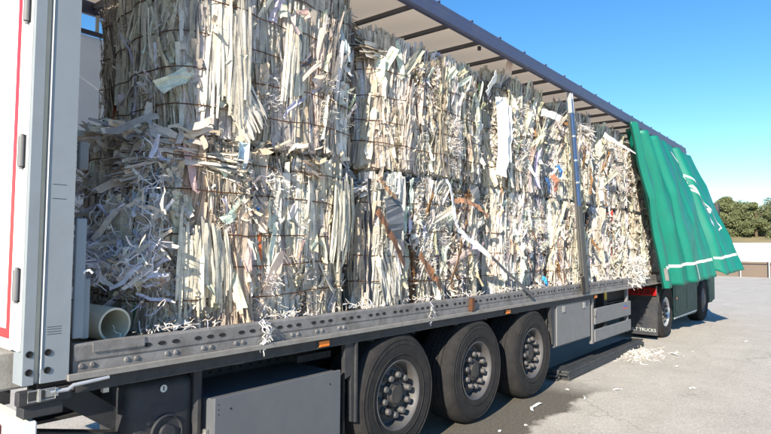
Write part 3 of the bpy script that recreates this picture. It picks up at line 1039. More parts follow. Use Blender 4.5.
# ------------------------------------------------------------------ paper strips
PAL = {
    'cream': (0.77, 0.69, 0.57), 'white': (0.84, 0.81, 0.77), 'ivory': (0.79, 0.735, 0.65), 'grey': (0.49, 0.46, 0.44),
    'beige': (0.64, 0.55, 0.43), 'lav': (0.70, 0.70, 0.82), 'brown': (0.27, 0.145, 0.07), 'dark': (0.055, 0.06, 0.072),
    'slate': (0.17, 0.18, 0.20), 'blue': (0.05, 0.20, 0.48), 'orange': (0.62, 0.20, 0.09), 'green': (0.12, 0.34, 0.14), 'red': (0.5, 0.04, 0.03),
    'khaki': (0.50, 0.43, 0.35),
}


def strips_mesh(name, C, A, N, L, W, tau, bend, amp, freq, tint, seg=4, crumple=0.0, m='paper'):
    """ribbons: centre C, long axis A, outward N, length L, width W, roll tau about the long axis"""
    n = len(C)
    A = A / np.linalg.norm(A, axis=1, keepdims=True)
    B = np.cross(A, N)
    B /= np.linalg.norm(B, axis=1, keepdims=True)
    NN = np.cross(B, A)
    S = np.linspace(-0.5, 0.5, seg + 1)
    ph = rng.uniform(0, 6.28, n)
    ct, stt = np.cos(tau)[:, None], np.sin(tau)[:, None]
    Wd0 = B * ct + NN * stt
    Nd0 = NN * ct - B * stt
    V = np.empty((n, seg + 1, 2, 3))
    tw = rng.normal(0, 0.5, n)
    for k, s in enumerate(S):
        mid = C + A * (L * s)[:, None]
        mid = mid + NN * ((bend * (s * 2) ** 2 + amp * np.sin(freq * s + ph)))[:, None] + B * ((amp * 0.8 * np.cos(freq * 0.8 * s + ph * 1.7)))[:, None]
        a = (tw * s)[:, None]
        Wd = Wd0 * np.cos(a) + Nd0 * np.sin(a)
        taper = (1 - 0.25 * (abs(s) * 2) ** 6)
        V[:, k, 0] = mid - Wd * (W * 0.5 * taper)[:, None]
        V[:, k, 1] = mid + Wd * (W * 0.5 * taper)[:, None]
    if crumple:
        V += rng.normal(0, 1, V.shape) * crumple
    nv = (seg + 1) * 2
    verts = V.reshape(-1, 3)
    base = (np.arange(n) * nv)[:, None]
    f = []
    for k in range(seg):
        f.append(np.stack([base[:, 0] + 2 * k, base[:, 0] + 2 * k + 1, base[:, 0] + 2 * k + 3, base[:, 0] + 2 * k + 2], 1))
    F = np.stack(f, 1).reshape(-1, 4)
    me = bpy.data.meshes.new(name)
    me.vertices.add(len(verts))
    me.vertices.foreach_set('co', verts.astype(np.float32).ravel())
    me.loops.add(F.size)
    me.loops.foreach_set('vertex_index', F.astype(np.int32).ravel())
    me.polygons.add(len(F))
    me.polygons.foreach_set('loop_start', np.arange(0, F.size, 4, dtype=np.int32))
    at = me.attributes.new('tint', 'FLOAT_COLOR', 'POINT')
    tc = np.ones((n, nv, 4), np.float32)
    tc[:, :, :3] = tint[:, None, :]
    at.data.foreach_set('color', tc.ravel())
    uvl = me.uv_layers.new(name='strip')
    UV = np.empty((n, seg + 1, 2, 2), np.float32)
    off = rng.uniform(0, 50, n)
    for k, s in enumerate(S):
        for j in (0, 1):
            UV[:, k, j, 0] = (j - 0.5) * W + off
            UV[:, k, j, 1] = s * L + off
    UVf = UV.reshape(-1, 2)[F.ravel()]
    uvl.data.foreach_set('uv', UVf.ravel())
    me.update(calc_edges=True)
    me.validate()
    me.materials.append(MATS[m])
    return me


def pick_tints(names, probs, n, jit=0.10):
    probs = np.array(probs, float) / sum(probs)
    ids = rng.choice(len(names), n, p=probs)
    t = np.array([PAL[q] for q in names])[ids]
    t = t * rng.uniform(1 - 2.2 * jit, 1 + jit, (n, 1)) * rng.uniform(1 - jit * 0.35, 1 + jit * 0.35, (n, 3))
    return np.clip(t, 0.005, 0.86)


def superel(P, half, e=5.5):
    """push points of a unit cube face onto a rounded box; return point and normal"""
    s = (np.abs(P) ** e).sum(1) ** (1 / e)
    Q = P / s[:, None]
    N = np.sign(Q) * np.abs(Q) ** (e - 1) / half
    N /= np.linalg.norm(N, axis=1, keepdims=True)
    return Q * half, N


# shared large sheets, each a crumpled piece of paper
def sheet_mesh(w, h, tint, seed, curl):
    r = random.Random(seed)
    mb = MB()
    nx, ny = 3, 5
    a, b, c = r.uniform(-1, 1), r.uniform(-1, 1), r.uniform(0, 6)
    def fn(u, v):
        x, y = (u - 0.5) * w, (v - 0.5) * h
        x *= 1 - 0.25 * r.random() * abs(v - 0.5)
        return Vector((x + r.gauss(0, 0.006), curl * h * (a * (v - 0.5) ** 2 * 3 + 0.25 * b * math.sin(5 * u + c)) + r.gauss(0, 0.009), y + r.gauss(0, 0.010)))
    mb.sheet(fn, nx, ny)
    me = origin_mesh(mb, 'paper_sheet', 'paper')
    at = me.attributes.new('tint', 'FLOAT_COLOR', 'POINT')
    at.data.foreach_set('color', np.tile(np.array(tuple(tint) + (1,), np.float32), len(me.vertices)))
    uvl = me.uv_layers.new(name='strip')
    co = np.empty(len(me.vertices) * 3)
    me.vertices.foreach_get('co', co)
    co = co.reshape(-1, 3)
    vi = np.empty(len(me.loops), np.int32)
    me.loops.foreach_get('vertex_index', vi)
    uvl.data.foreach_set('uv', (co[vi][:, [0, 2]] + seed).astype(np.float32).ravel())
    return me


SHEETS = {}
def sheets_of(key, tint):
    if key not in SHEETS:
        SHEETS[key] = [sheet_mesh(random.uniform(0.03, 0.10), random.uniform(0.22, 0.60), [c * random.uniform(0.85, 1.08) for c in tint],
                                  i * 3 + len(SHEETS) * 101, random.uniform(0.04, 0.22)) for i in range(10)]
    return SHEETS[key]


def make_bale(label, x0, x1, y0, y1, z0, z1, near, pal, nsheet, wires, seed, group, style, rear_open=False):
    """style: list of (weight, kind) for the clusters; near: density of the pieces"""
    r = np.random.default_rng(seed)
    ctr = Vector(((x0 + x1) / 2, (y0 + y1) / 2, z0))
    half = np.array([(x1 - x0) / 2, (y1 - y0) / 2, (z1 - z0) / 2])
    T = thing('paper_bale', label, 'paper bale', ctr, group)
    cz = half[2]
    wz = [z - z0 - cz for z in wires]
    k1, k2, k3 = r.uniform(0, 6, 3)

    def bumpy(Q):
        b = 0.030 * np.sin(Q[:, 0] * 4.1 + k1) * np.sin(Q[:, 2] * 3.3 + k2) + 0.022 * np.sin(Q[:, 0] * 9 + k3 + Q[:, 1] * 7) * np.cos(Q[:, 2] * 2 + k1) \
            + 0.014 * np.sin(Q[:, 0] * 23 + k2 + Q[:, 1] * 21)
        d = np.zeros(len(Q))
        for w in wz:
            d = np.maximum(d, np.exp(-((Q[:, 2] - w) / 0.045) ** 2))
        return b - 0.022 * d, d

    # core
    mb = MB()
    faces = []
    m_ = 14
    for ax in range(3):
        for sgn in (-1, 1):
            g = {}
            for i in range(m_ + 1):
                for j in range(m_ + 1):
                    p = [0, 0, 0]
                    p[ax] = sgn
                    p[(ax + 1) % 3] = -1 + 2 * i / m_
                    p[(ax + 2) % 3] = -1 + 2 * j / m_
                    g[i, j] = p
            P = np.array([g[i, j] for i in range(m_ + 1) for j in range(m_ + 1)], float)
            Q, N = superel(P, half)
            bz, _ = bumpy(Q)
            Q = Q + N * (bz - 0.10)[:, None]
            Q[:, 2] = np.maximum(Q[:, 2], -cz)
            Q = Q + np.array([ctr.x, ctr.y, ctr.z + cz])
            vs = [mb.bm.verts.new(q) for q in Q]
            for i in range(m_):
                for j in range(m_):
                    a = i * (m_ + 1) + j
                    mb.bm.faces.new((vs[a], vs[a + 1], vs[a + m_ + 2], vs[a + m_ + 1]))
    bmesh.ops.remove_doubles(mb.bm, verts=mb.bm.verts, dist=0.0005)
    mb.build('bale_core', 'bale_core', T)

    # clusters on the faces
    area = [('right', half[0] * half[2] * 4, 1.0), ('rear', half[1] * half[2] * 4, 1.0 if rear_open else 0.25),
            ('top', half[0] * half[1] * 4, 0.40), ('front', half[1] * half[2] * 4, 0.15)]
    allC, allA, allN = [], [], []
    buf = {k: [] for k in ('slab', 'long', 'flake', 'shred')}
    for fname, ar, dens in area:
        n = int(near * ar * dens)
        if n < 10:
            continue
        uv = r.uniform(-1, 1, (n, 2))
        if fname == 'right':
            P = np.stack([uv[:, 0], -np.ones(n), uv[:, 1]], 1)
            size = (half[0], half[2])
        elif fname == 'rear':
            P = np.stack([-np.ones(n), uv[:, 0], uv[:, 1]], 1)
            size = (half[1], half[2])
        elif fname == 'front':
            P = np.stack([np.ones(n), uv[:, 0], uv[:, 1]], 1)
            size = (half[1], half[2])
        else:
            P = np.stack([uv[:, 0], uv[:, 1] * 0.5 - 0.5, np.ones(n)], 1)
            size = (half[0], half[1])
        Q, N = superel(P, half)
        bz, dw = bumpy(Q)
        if fname != 'top':
            N = N * np.array([1, 1, 0.12])                  # the sheets hang straight down the faces
            N /= np.linalg.norm(N, axis=1, keepdims=True)
        # Voronoi clusters
        K = max(4, int(ar * 15))
        cc = r.uniform(-1, 1, (K, 2)) * np.array(size)
        kind = r.choice(len(style), K, p=np.array([s[0] for s in style]) / sum(s[0] for s in style))
        cphi = r.normal(0, 0.10, K) + np.where(r.random(K) < 0.10, r.choice([-0.5, 0.5, 0.8], K), 0)
        cphi = np.where(kind == 0, r.normal(0, 0.06, K), cphi)
        if fname == 'rear':
            cphi = r.normal(0, 0.12, K)
        cdep = r.uniform(-0.045, 0.014, K)
        ctint = pick_tints(pal[0], pal[1], K, 0.12)
        d = ((uv * np.array(size))[:, None, :] - cc[None])
        d[:, :, 1] *= 0.28                                  # clusters are taller than wide
        cid = (d ** 2).sum(2).argmin(1)
        up = np.array([0, 0, 1.0]) if fname != 'top' else np.array([1.0, 0.2, 0])
        tg = np.cross(np.broadcast_to(up, N.shape), N)
        tg /= np.linalg.norm(tg, axis=1, keepdims=True) + 1e-9
        upv = np.cross(N, tg)
        pk = kind[cid]
        swap = r.random(n) < 0.07
        pk = np.where(swap, r.integers(0, len(style), n), pk)
        for si, (wt, kd) in enumerate(style):
            msk = pk == si
            if not msk.any():
                continue
            idx = np.nonzero(msk)[0]
            rep = {'slab': 1, 'long': 1, 'flake': 1, 'shred': 2}[kd]
            idx = np.repeat(idx, rep)
            k = len(idx)
            sd = {'slab': 0.03, 'long': 0.06, 'flake': 0.30, 'shred': 1.0}[kd]
            phi = cphi[cid[idx]] + r.normal(0, sd, k)
            tilt = r.normal(0.02, {'slab': 0.015, 'long': 0.035, 'flake': 0.16, 'shred': 0.4}[kd], k)
            A = upv[idx] * np.cos(phi)[:, None] + tg[idx] * np.sin(phi)[:, None] + N[idx] * tilt[:, None]
            out = {'slab': r.uniform(-0.05, 0.008, k), 'long': r.uniform(-0.05, 0.018, k), 'flake': r.uniform(-0.04, 0.04, k), 'shred': r.uniform(-0.03, 0.03, k)}[kd]
            out = out + cdep[cid[idx]]
            out = np.where(dw[idx] > 0.4, np.minimum(out, -0.012), out)
            C = Q[idx] + N[idx] * (bz[idx] + out)[:, None]
            C = C + tg[idx] * r.normal(0, 0.02, k)[:, None]
            C[:, 2] = np.clip(C[:, 2], -cz + 0.05, cz + 0.03)
            tints = ctint[cid[idx]] * r.uniform(0.78, 1.06, (k, 1))
            if kd == 'flake':
                tints = pick_tints(pal[0], pal[1], k, 0.14)
            odd = r.random(k) < 0.05
            tints[odd] = pick_tints(['white', 'lav', 'beige', 'slate', 'brown', 'khaki', 'grey'], [4, 2, 2, 0.6, 0.5, 1.5, 2], int(odd.sum()))
            acc = r.random(k) < 0.004
            tints[acc] = pick_tints(['blue', 'orange', 'red', 'green'], [1, 1, .5, .4], int(acc.sum()))
            buf[kd].append((C, A, N[idx], tints, fname))
    off = np.array([0, 0, cz])
    for kd, lst in buf.items():
        if not lst:
            continue
        C = np.concatenate([q[0] for q in lst]) + off
        A = np.concatenate([q[1] for q in lst])
        N = np.concatenate([q[2] for q in lst])
        t = np.concatenate([q[3] for q in lst])
        n = len(C)
        if kd == 'slab':
            L = r.uniform(0.45, 1.15, n)
            W = r.choice([0.012, 0.022, 0.036, 0.058], n, p=[.25, .3, .28, .17]) * r.uniform(0.8, 1.3, n)
            tau = np.where(r.random(n) < 0.8, r.normal(0, 0.20, n), r.uniform(-1.2, 1.2, n))
            bend, amp, freq = r.normal(0.0, 0.010, n), r.uniform(0, 0.008, n), r.uniform(3, 8, n)
            seg, cr, mt, nm = 6, 0.0032, 'paper', 'paper_slabs'
        elif kd == 'long':
            L = r.uniform(0.25, 0.80, n)
            W = r.choice([0.006, 0.011, 0.020, 0.036], n, p=[.28, .34, .26, .12]) * r.uniform(0.7, 1.2, n)
            tau = np.where(r.random(n) < 0.72, r.normal(0, 0.32, n), r.uniform(-1.4, 1.4, n))
            bend, amp, freq = r.normal(0.0, 0.014, n), r.uniform(0, 0.012, n), r.uniform(3, 9, n)
            seg, cr, mt, nm = 5, 0.0032, 'paper', 'paper_strips'
        elif kd == 'flake':
            L = r.uniform(0.06, 0.20, n)
            W = r.uniform(0.010, 0.042, n)
            tau = r.normal(0, 0.6, n)
            bend, amp, freq = r.normal(0.012, 0.025, n), r.uniform(0, 0.012, n), r.uniform(4, 9, n)
            seg, cr, mt, nm = 4, 0.004, 'paper', 'paper_flakes'
        else:
            L = r.uniform(0.05, 0.16, n)
            W = r.uniform(0.003, 0.007, n)
            t = np.where(r.random((n, 1)) < 0.75, pick_tints(['white', 'lav', 'ivory'], [4, 2.2, 2], n), t)
            tau = r.uniform(-1.5, 1.5, n)
            bend, amp, freq = r.normal(0.02, 0.02, n), r.uniform(0.005, 0.022, n), r.uniform(5, 14, n)
            seg, cr, mt, nm = 6, 0.0, 'paper_shred', 'paper_shreds'
        # keep the ribbons above the bale foot and inside the truck
        ztop = C[:, 2] + np.abs(A[:, 2]) / np.linalg.norm(A, axis=1) * L * 0.5 - (z1 - z0) - (0.03 if z0 > 2 else -0.02)
        L = np.where(ztop > 0, np.maximum(0.05, L - ztop * 2 * r.uniform(0.7, 1.0, n)), L)
        zmin = C[:, 2] - np.abs(A[:, 2]) / np.linalg.norm(A, axis=1) * L * 0.5
        L = np.where(zmin < 0.0, np.maximum(0.05, L + zmin * 2 * 0.9), L)
        me = strips_mesh(nm, C, A, N, L, W, tau, bend, amp, freq, t, seg, cr, mt)
        o = bpy.data.objects.new(nm, me)
        link(o, T, ctr)
        o['kind'] = 'stuff'
    # large single sheets on the visible faces
    for i in range(nsheet):
        on_rear = rear_open and r.random() < 0.3
        u, v = r.uniform(-0.93, 0.93), r.uniform(-0.82, 0.88)
        if z0 > 2 and i % 5 == 0:
            v = r.uniform(0.90, 1.0)
        P = np.array([[-1, u, v]] if on_rear else [[u, -1, v]], float)
        Q, N = superel(P, half)
        bz, dw = bumpy(Q)
        key = r.choice(['white', 'cream', 'ivory', 'grey', 'beige', 'lav', 'slate', 'brown'], p=[.27, .2, .18, .1, .1, .05, .05, .05])
        me = sheets_of(key, PAL[key])[r.integers(10)]
        p = Q[0] + N[0] * (bz[0] + r.uniform(0.0, 0.03)) + np.array([ctr.x, ctr.y, ctr.z + cz])
        yaw = math.atan2(N[0][1], N[0][0]) + math.pi / 2
        inst('paper_sheet', me, p, T, (r.normal(0, 0.20), r.normal(0, 0.20) + (r.choice([0, 0, 0, 0, 0, 0.9])), yaw + r.normal(0, 0.4)))
    # baling wires round the bale
    for w in wires:
        zz = w - z0 - cz
        pts = []
        NPT = 72
        for i in range(NPT):
            a = 2 * math.pi * i / NPT
            c, s = math.cos(a), math.sin(a)
            mx = max(abs(c), abs(s))
            P = np.array([[c / mx, s / mx, zz / cz]])
            e = 5.5
            sc = (np.abs(P[:, :2]) ** e).sum(1) ** (1 / e)
            Q = np.array([[P[0, 0] / sc[0] * half[0], P[0, 1] / sc[0] * half[1], zz]])
            N = np.array([[np.sign(Q[0, 0]) * abs(Q[0, 0] / half[0]) ** 4.5 / half[0], np.sign(Q[0, 1]) * abs(Q[0, 1] / half[1]) ** 4.5 / half[1], 0]])
            N /= np.linalg.norm(N)
            bz, _ = bumpy(Q)
            q = Q[0] + N[0] * (bz[0] + 0.050) + np.array([ctr.x, ctr.y, ctr.z + cz])
            q[2] += 0.012 * math.sin(a * 2 + k1 + w * 5) + 0.006 * math.sin(a * 5 + k2 + w * 3) + r.normal(0, 0.002)
            pts.append(q)
        MB().tube(pts, 0.0042, 5, True).build('baling_wire', 'wire_rust', T, True)
    return T


mat('bale_core', (0.20, 0.185, 0.15), 0.9, 0, 0.5, 22, 0.8, 40, (0.07, 0.062, 0.05), 0.7, 9, stretch=(1.5, 1.5, 0.18))
Z0, ZM, ZT = 1.26, 2.52, 3.76
Y0, Y1 = 0.17, 1.33
P1 = (['cream', 'ivory', 'white', 'grey', 'beige', 'khaki'], [5, 4, 2.5, 1.2, 2.0, .8])
P2 = (['white', 'ivory', 'lav', 'cream', 'grey'], [4.5, 4, 0.8, 3.5, 1.3])
P3 = (['white', 'ivory', 'grey', 'slate', 'brown', 'cream', 'dark'], [4, 4, 1.6, 1.0, .8, 2, .4])
SLAB = [(5, 'slab'), (4, 'long'), (0.25, 'flake'), (0.4, 'shred')]
LONG = [(3, 'slab'), (5, 'long'), (0.9, 'flake'), (0.4, 'shred')]
MIX = [(3, 'slab'), (4, 'long'), (1.5, 'flake'), (0.7, 'shred')]
MESS = [(2.8, 'slab'), (3.6, 'long'), (1.6, 'flake'), (0.9, 'shred')]
GU, GL = 'bales of the upper layer', 'bales of the lower layer'
D1, D2, D3 = 5600, 4400, 3200
BALE_UP = make_bale('large cream paper bale of upper layer nearest the grey rear post, rounded rear corner showing', 0.90, 2.60, Y0 + 0.02, Y1 + 0.13, ZM + 0.02, ZT + 0.12, D1, P1, 60,
          [2.70, 2.93, 3.16, 3.40, 3.64], 1, GU, SLAB, True)
BALE_LOW = make_bale('shaggy paper bale of lower layer behind the cardboard tube, nearest the rear post', 0.74, 2.58, Y0 + 0.045, Y1, Z0, ZM - 0.055, D1, P1, 70,
          [1.46, 1.66, 1.86, 2.14, 2.36], 2, GL, MESS, True)
make_bale('upper layer bale of vertical cream strips, second from the rear post', 2.68, 4.76, Y0, Y1, ZM, ZT - 0.10, D1, P1, 60,
          [2.72, 2.92, 3.14, 3.36], 3, GU, LONG)
BALE_GREY = make_bale('lower layer bale with grey and brown sheets, second from the rear post', 2.68, 4.76, Y0 + 0.045, Y1, Z0, ZM - 0.055, D1, P3, 60,
          [1.48, 1.72, 1.95, 2.2], 4, GL, MIX)
make_bale('upper layer bale of bright white strips, third from the rear post', 4.83, 6.45, Y0, Y1, ZM, ZT + 0.05, D2, P2, 68,
          [2.72, 2.95, 3.18, 3.42], 5, GU, LONG)
make_bale('lower layer bale of ragged whitish paper just behind the leaning stake', 4.83, 6.45, Y0 + 0.045, Y1, Z0, ZM - 0.055, D2, P2, 68,
          [1.48, 1.72, 1.95, 2.2], 6, GL, MIX)
make_bale('upper layer bale half hidden behind the leaning blue stake', 6.52, 8.20, Y0 - 0.01, Y1, ZM, ZT + 0.02, D2, P2, 51, [2.75, 3.0, 3.3], 7, GU, MESS)
make_bale('lower layer bale half hidden behind the foot of the leaning stake', 6.52, 8.20, Y0 + 0.045, Y1, Z0, ZM - 0.055, D2, P3, 51, [1.5, 1.8, 2.1], 8, GL, MESS)
make_bale('upper layer bale of ragged white paper just ahead of the stake, beside the green curtain', 8.27, 10.0, Y0, Y1, ZM, ZT, D3, P2, 44, [2.75, 3.0, 3.3], 9, GU, MESS)
make_bale('lower layer bale of ragged white paper beside the foot of the green curtain', 8.27, 10.0, Y0 + 0.045, Y1, Z0, ZM - 0.055, D3, P2, 44, [1.5, 1.8, 2.1], 10, GL, MESS)
make_bale('upper layer bale mostly covered by the green curtain', 10.07, 11.9, Y0, Y1, ZM, ZT, 900, P2, 12, [2.75, 3.0, 3.3], 12, GU, MIX)
make_bale('lower layer bale mostly covered by the green curtain', 10.07, 11.9, Y0 + 0.045, Y1, Z0, ZM - 0.055, 900, P2, 12, [1.5, 1.8, 2.1], 13, GL, MIX)


def page_stack(parent, c, nrm, w, h, lean, col, n, seed):
    """a pressed wad of pages seen on its edge: long parallel slabs side by side"""
    r = np.random.default_rng(seed)
    nrm = np.array(nrm, float)
    nrm /= np.linalg.norm(nrm)
    t = np.cross([0, 0, 1.0], nrm)
    t /= np.linalg.norm(t)
    up = np.array([0, 0, 1.0]) * math.cos(lean) + t * math.sin(lean)
    n = int(n * 2.3)
    q = (np.linspace(-0.5, 0.5, n) + r.normal(0, 0.012, n)) * w
    side = np.cross(nrm, up)
    C = side * q[:, None] * -1 + nrm * (r.uniform(-0.010, 0.008, n) - 0.25 * q ** 2 / w)[:, None] + up * r.normal(0, 0.05, n)[:, None]
    A = np.tile(up, (n, 1)) + side * r.normal(0, 0.02, n)[:, None] + side * (q * 0.25)[:, None]
    N = np.tile(nrm, (n, 1)) + side * (-q * 0.8 / w)[:, None]
    L = h * r.uniform(0.55, 1.08, n)
    W = (w / n) * r.uniform(2.2, 4.2, n)
    tint = np.clip(np.array(col) * r.uniform(0.82, 1.05, (n, 1)), 0, 0.86)
    me = strips_mesh('page_stack', C, A, N, L, W, r.normal(0, 0.22, n), r.normal(-0.014, 0.005, n), r.uniform(0, 0.008, n), r.uniform(3, 8, n), tint, 6, 0.002)
    o = bpy.data.objects.new('page_stack', me)
    link(o, parent, c)
    o['kind'] = 'stuff'


page_stack(BALE_LOW, (0.70, 0.42, 1.83), (-0.85, -0.5, 0), 0.42, 0.52, 0.05, (0.74, 0.68, 0.56), 26, 1)
page_stack(BALE_LOW, (1.10, 0.172, 1.66), (-0.1, -1, 0), 0.36, 0.55, -0.04, (0.80, 0.74, 0.61), 24, 2)
page_stack(BALE_LOW, (1.95, 0.175, 1.98), (0.0, -1, 0), 0.20, 0.60, 0.03, (0.80, 0.76, 0.66), 14, 4)
page_stack(BALE_LOW, (2.38, 0.175, 2.02), (0.1, -1, 0), 0.26, 0.70, 0.06, (0.78, 0.74, 0.62), 18, 5)
page_stack(BALE_UP, (1.22, 0.150, 3.10), (-0.3, -1, 0), 0.30, 0.85, 0.0, (0.80, 0.74, 0.63), 18, 6)
page_stack(BALE_UP, (0.92, 0.55, 3.08), (-1, -0.12, 0), 0.36, 0.86, 0.02, (0.74, 0.70, 0.62), 16, 7)
page_stack(BALE_UP, (0.92, 0.95, 3.08), (-1, 0.0, 0), 0.30, 0.86, -0.12, (0.70, 0.66, 0.58), 14, 8)
page_stack(BALE_UP, (1.36, 0.150, 2.74), (-0.2, -1, 0.1), 0.22, 0.36, -0.55, (0.82, 0.77, 0.68), 16, 9)
page_stack(BALE_UP, (1.85, 0.152, 3.2), (0, -1, 0), 0.26, 0.8, 0.05, (0.78, 0.73, 0.62), 20, 10)
page_stack(BALE_GREY, (3.05, 0.175, 1.50), (0, -1, 0), 0.32, 0.42, -0.35, (0.80, 0.76, 0.68), 18, 11)


def loose(name, n, boxfn, kinds, pal, kindsize, m='paper', label=None, cat=None, seed=0, nrm=(0, -1, 0), seg=5, crumple=0.003):
    r = np.random.default_rng(seed)
    C = boxfn(r, n)
    N = np.tile(np.array(nrm, float), (n, 1)) + r.normal(0, 0.45, (n, 3))
    N /= np.linalg.norm(N, axis=1, keepdims=True)
    A = r.normal(0, 1, (n, 3)) * np.array(kinds)
    A -= N * (A * N).sum(1, keepdims=True)
    L = r.uniform(kindsize[0], kindsize[1], n)
    W = r.uniform(kindsize[2], kindsize[3], n)
    t = pick_tints(pal[0], pal[1], n)
    me = strips_mesh(name, C, A, N, L, W, r.uniform(-0.9, 0.9, n), r.normal(0, kindsize[4], n), r.uniform(0, kindsize[4], n), r.uniform(4, 11, n), t, seg, crumple, m)
    co = np.empty(len(me.vertices) * 3, np.float32)
    me.vertices.foreach_get('co', co)
    co = co.reshape(-1, 3)
    c = co.mean(0)
    c[2] = co[:, 2].min()
    me.vertices.foreach_set('co', (co - c).ravel())
    o = bpy.data.objects.new(name, me)
    link(o, None, c)
    return tag(o, label, cat, kind='stuff')


# loose paper in the gap between the post and the rear bales
def b_gap(r, n):
    x = r.uniform(0.42, 0.80, n)
    y = r.uniform(0.14, 1.3, n)
    zmax = 1.35 + 1.15 * np.clip((x - 0.38) / 0.36, 0, 1)
    z = r.uniform(1.33, 1.36, n) + (zmax - 1.36) * r.random(n)
    z = np.where((x < 0.70) & (z < 1.56), z + 0.26, z)          # keep clear of the tube
    x = np.where((x < 0.66) & (y < 0.35), x + 0.14, x)
    return np.stack([x, y, z], 1)


loose('loose_paper', 420, b_gap, (0.8, 1, 1), (['ivory', 'beige', 'grey', 'lav', 'white'], [3, 2, 2, 2, 2]), (0.06, 0.24, 0.010, 0.042, 0.016),
      label='loose paper slumped behind the rear bales next to the tube', cat='loose paper', seed=31, nrm=(-0.8, -0.6, 0.2))
loose('shredded_paper', 1500, b_gap, (1, 1, 1), (['lav', 'white'], [3, 2]), (0.05, 0.14, 0.004, 0.009, 0.02), 'paper_shred',  # lavender tint puts the blue skylight of the shaded gap into the paper
      label='shredded paper tinted lavender for skylit shade, hanging behind the rear bales', cat='shredded paper', seed=32, nrm=(-0.8, -0.6, 0.2), seg=6, crumple=0)


def b_seam(r, n):
    x = 0.62 + 1.9 * r.random(n) ** 1.6
    return np.stack([x, r.uniform(0.17, 0.5, n) + np.where(x < 0.9, r.uniform(0, 0.8, n), 0), 2.50 + r.uniform(-0.05, 0.06, n)], 1)


loose('flattened_sheets', 170, b_seam, (1, 0.6, 0.12), (['ivory', 'beige', 'khaki', 'white', 'grey'], [3, 2, 2, 2, 2]), (0.12, 0.36, 0.015, 0.055, 0.014),
      label='flattened sheets squeezed out between upper and lower rear bales', cat='loose paper', seed=33, nrm=(-0.2, -0.7, 0.7))


def b_edge(r, n):
    x = 0.75 + 9.4 * r.random(n) ** 1.3
    x = np.round(x / 0.83) * 0.83 + r.normal(0, 0.15, n)
    return np.stack([x, r.uniform(0.02, 0.16, n), 1.305 + np.abs(r.normal(0, 0.018, n))], 1)


loose('deck_edge_shreds', 460, b_edge, (1, 0.8, 0.35), (['white', 'ivory', 'lav', 'beige'], [4, 2, 1.4, 1]), (0.03, 0.11, 0.0025, 0.008, 0.012), 'paper_shred',
      label='white paper shreds strewn along the edge of the trailer deck', cat='shredded paper', seed=34, nrm=(0, -0.5, 0.9), seg=5, crumple=0.001)


def b_tuft(r, n):
    z = r.uniform(1.18, 1.62, n)
    return np.stack([r.normal(9.72, 0.17, n), r.normal(0.02, 0.05, n), z], 1)


loose('paper_tuft', 900, b_tuft, (0.9, 0.5, 1), (['white', 'ivory'], [4, 1]), (0.08, 0.22, 0.006, 0.02, 0.03), 'paper_shred',
      label='tuft of white shreds spilling over the deck edge by the curtain foot', cat='shredded paper', seed=35, seg=6, crumple=0.001)


def b_hang(r, n):
    k = r.integers(0, 3, n)
    cx = np.array([1.42, 1.44, 3.35])[k]
    return np.stack([cx + r.normal(0, 0.02, n), r.normal(-0.015, 0.008, n), r.uniform(1.13, 1.30, n)], 1)


loose('hanging_shreds', 40, b_hang, (0.4, 0.2, 1), (['white', 'lav'], [3, 1]), (0.05, 0.12, 0.004, 0.01, 0.012), 'paper_shred',
      label='few white shreds hanging over the zinc rail above the pallet box', cat='shredded paper', seed=36, seg=6, crumple=0)


def b_pile(r, n):
    a = r.uniform(0, 6.283, n)
    q = np.abs(r.normal(0, 0.30, n))
    lobe = r.random(n)
    x = 9.30 + q * np.cos(a) * 1.1 + np.where(lobe > 0.65, r.uniform(-0.5, 0.75, n), 0)
    y = -0.08 + q * np.sin(a) * 0.7 + np.where(lobe > 0.65, r.uniform(-0.45, 0.15, n), 0)
    return np.stack([x, y, 0.010 + np.where(lobe > 0.65, 0.004, 0.05 * np.exp(-(q / 0.35) ** 2)) * r.random(n)], 1)


loose('shred_pile', 700, b_pile, (1, 1, 0.3), (['white', 'ivory', 'lav'], [5, 2, 0.6]), (0.04, 0.17, 0.003, 0.012, 0.012), 'paper_shred',
      label='pile of white paper shreds on the ground at the end of the battens', cat='shredded paper', seed=37, nrm=(0, 0, 1), seg=6, crumple=0.001)


# special pieces on the bales: big sheets seen in the photo
def big_strip(name, pts, width, col, label, cat, wdir=(0, 0, 1), thick=0.004, m=None, taper=0.0):
    if m is None:
        m = 'piece_' + name + str(len(MATS))
        mat(m, col, 0.7, 0, 0.12, 18, 0.1, 60)
    src = [Vector(p) for p in pts]
    pts = []
    for a, b in zip(src[:-1], src[1:]):
        for q in range(4):
            pts.append(a.lerp(b, q / 4) + Vector((random.gauss(0, 0.004), random.gauss(0, 0.006), random.gauss(0, 0.004))))
    pts.append(src[-1])
    mb = MB()
    L = []
    np_ = len(pts)
    for i, p in enumerate(pts):
        t = (pts[min(i + 1, len(pts) - 1)] - pts[max(i - 1, 0)]).normalized()
        n = Vector((0, -1, 0))
        b = t.cross(n).normalized()
        f = i / (np_ - 1)
        wv = (b * 0.9 + n * (wdir[0] + random.gauss(0, min(0.15, 0.008 / width)))).normalized() * width * 0.5 * (1 - taper * f) * random.uniform(0.85, 1.12)
        nn = t.cross(wv).normalized() * thick * 0.5
        L.append([mb.bm.verts.new(p - wv - nn), mb.bm.verts.new(p + wv - nn), mb.bm.verts.new(p + wv + nn), mb.bm.verts.new(p - wv + nn)])
    for a, b in zip(L[:-1], L[1:]):
        for k in range(4):
            mb.bm.faces.new((a[k], a[(k + 1) % 4], b[(k + 1) % 4], b[k]))
    mb.bm.faces.new(L[0])
    mb.bm.faces.new(list(reversed(L[-1])))
    return tag(mb.build(name, m), label, cat)


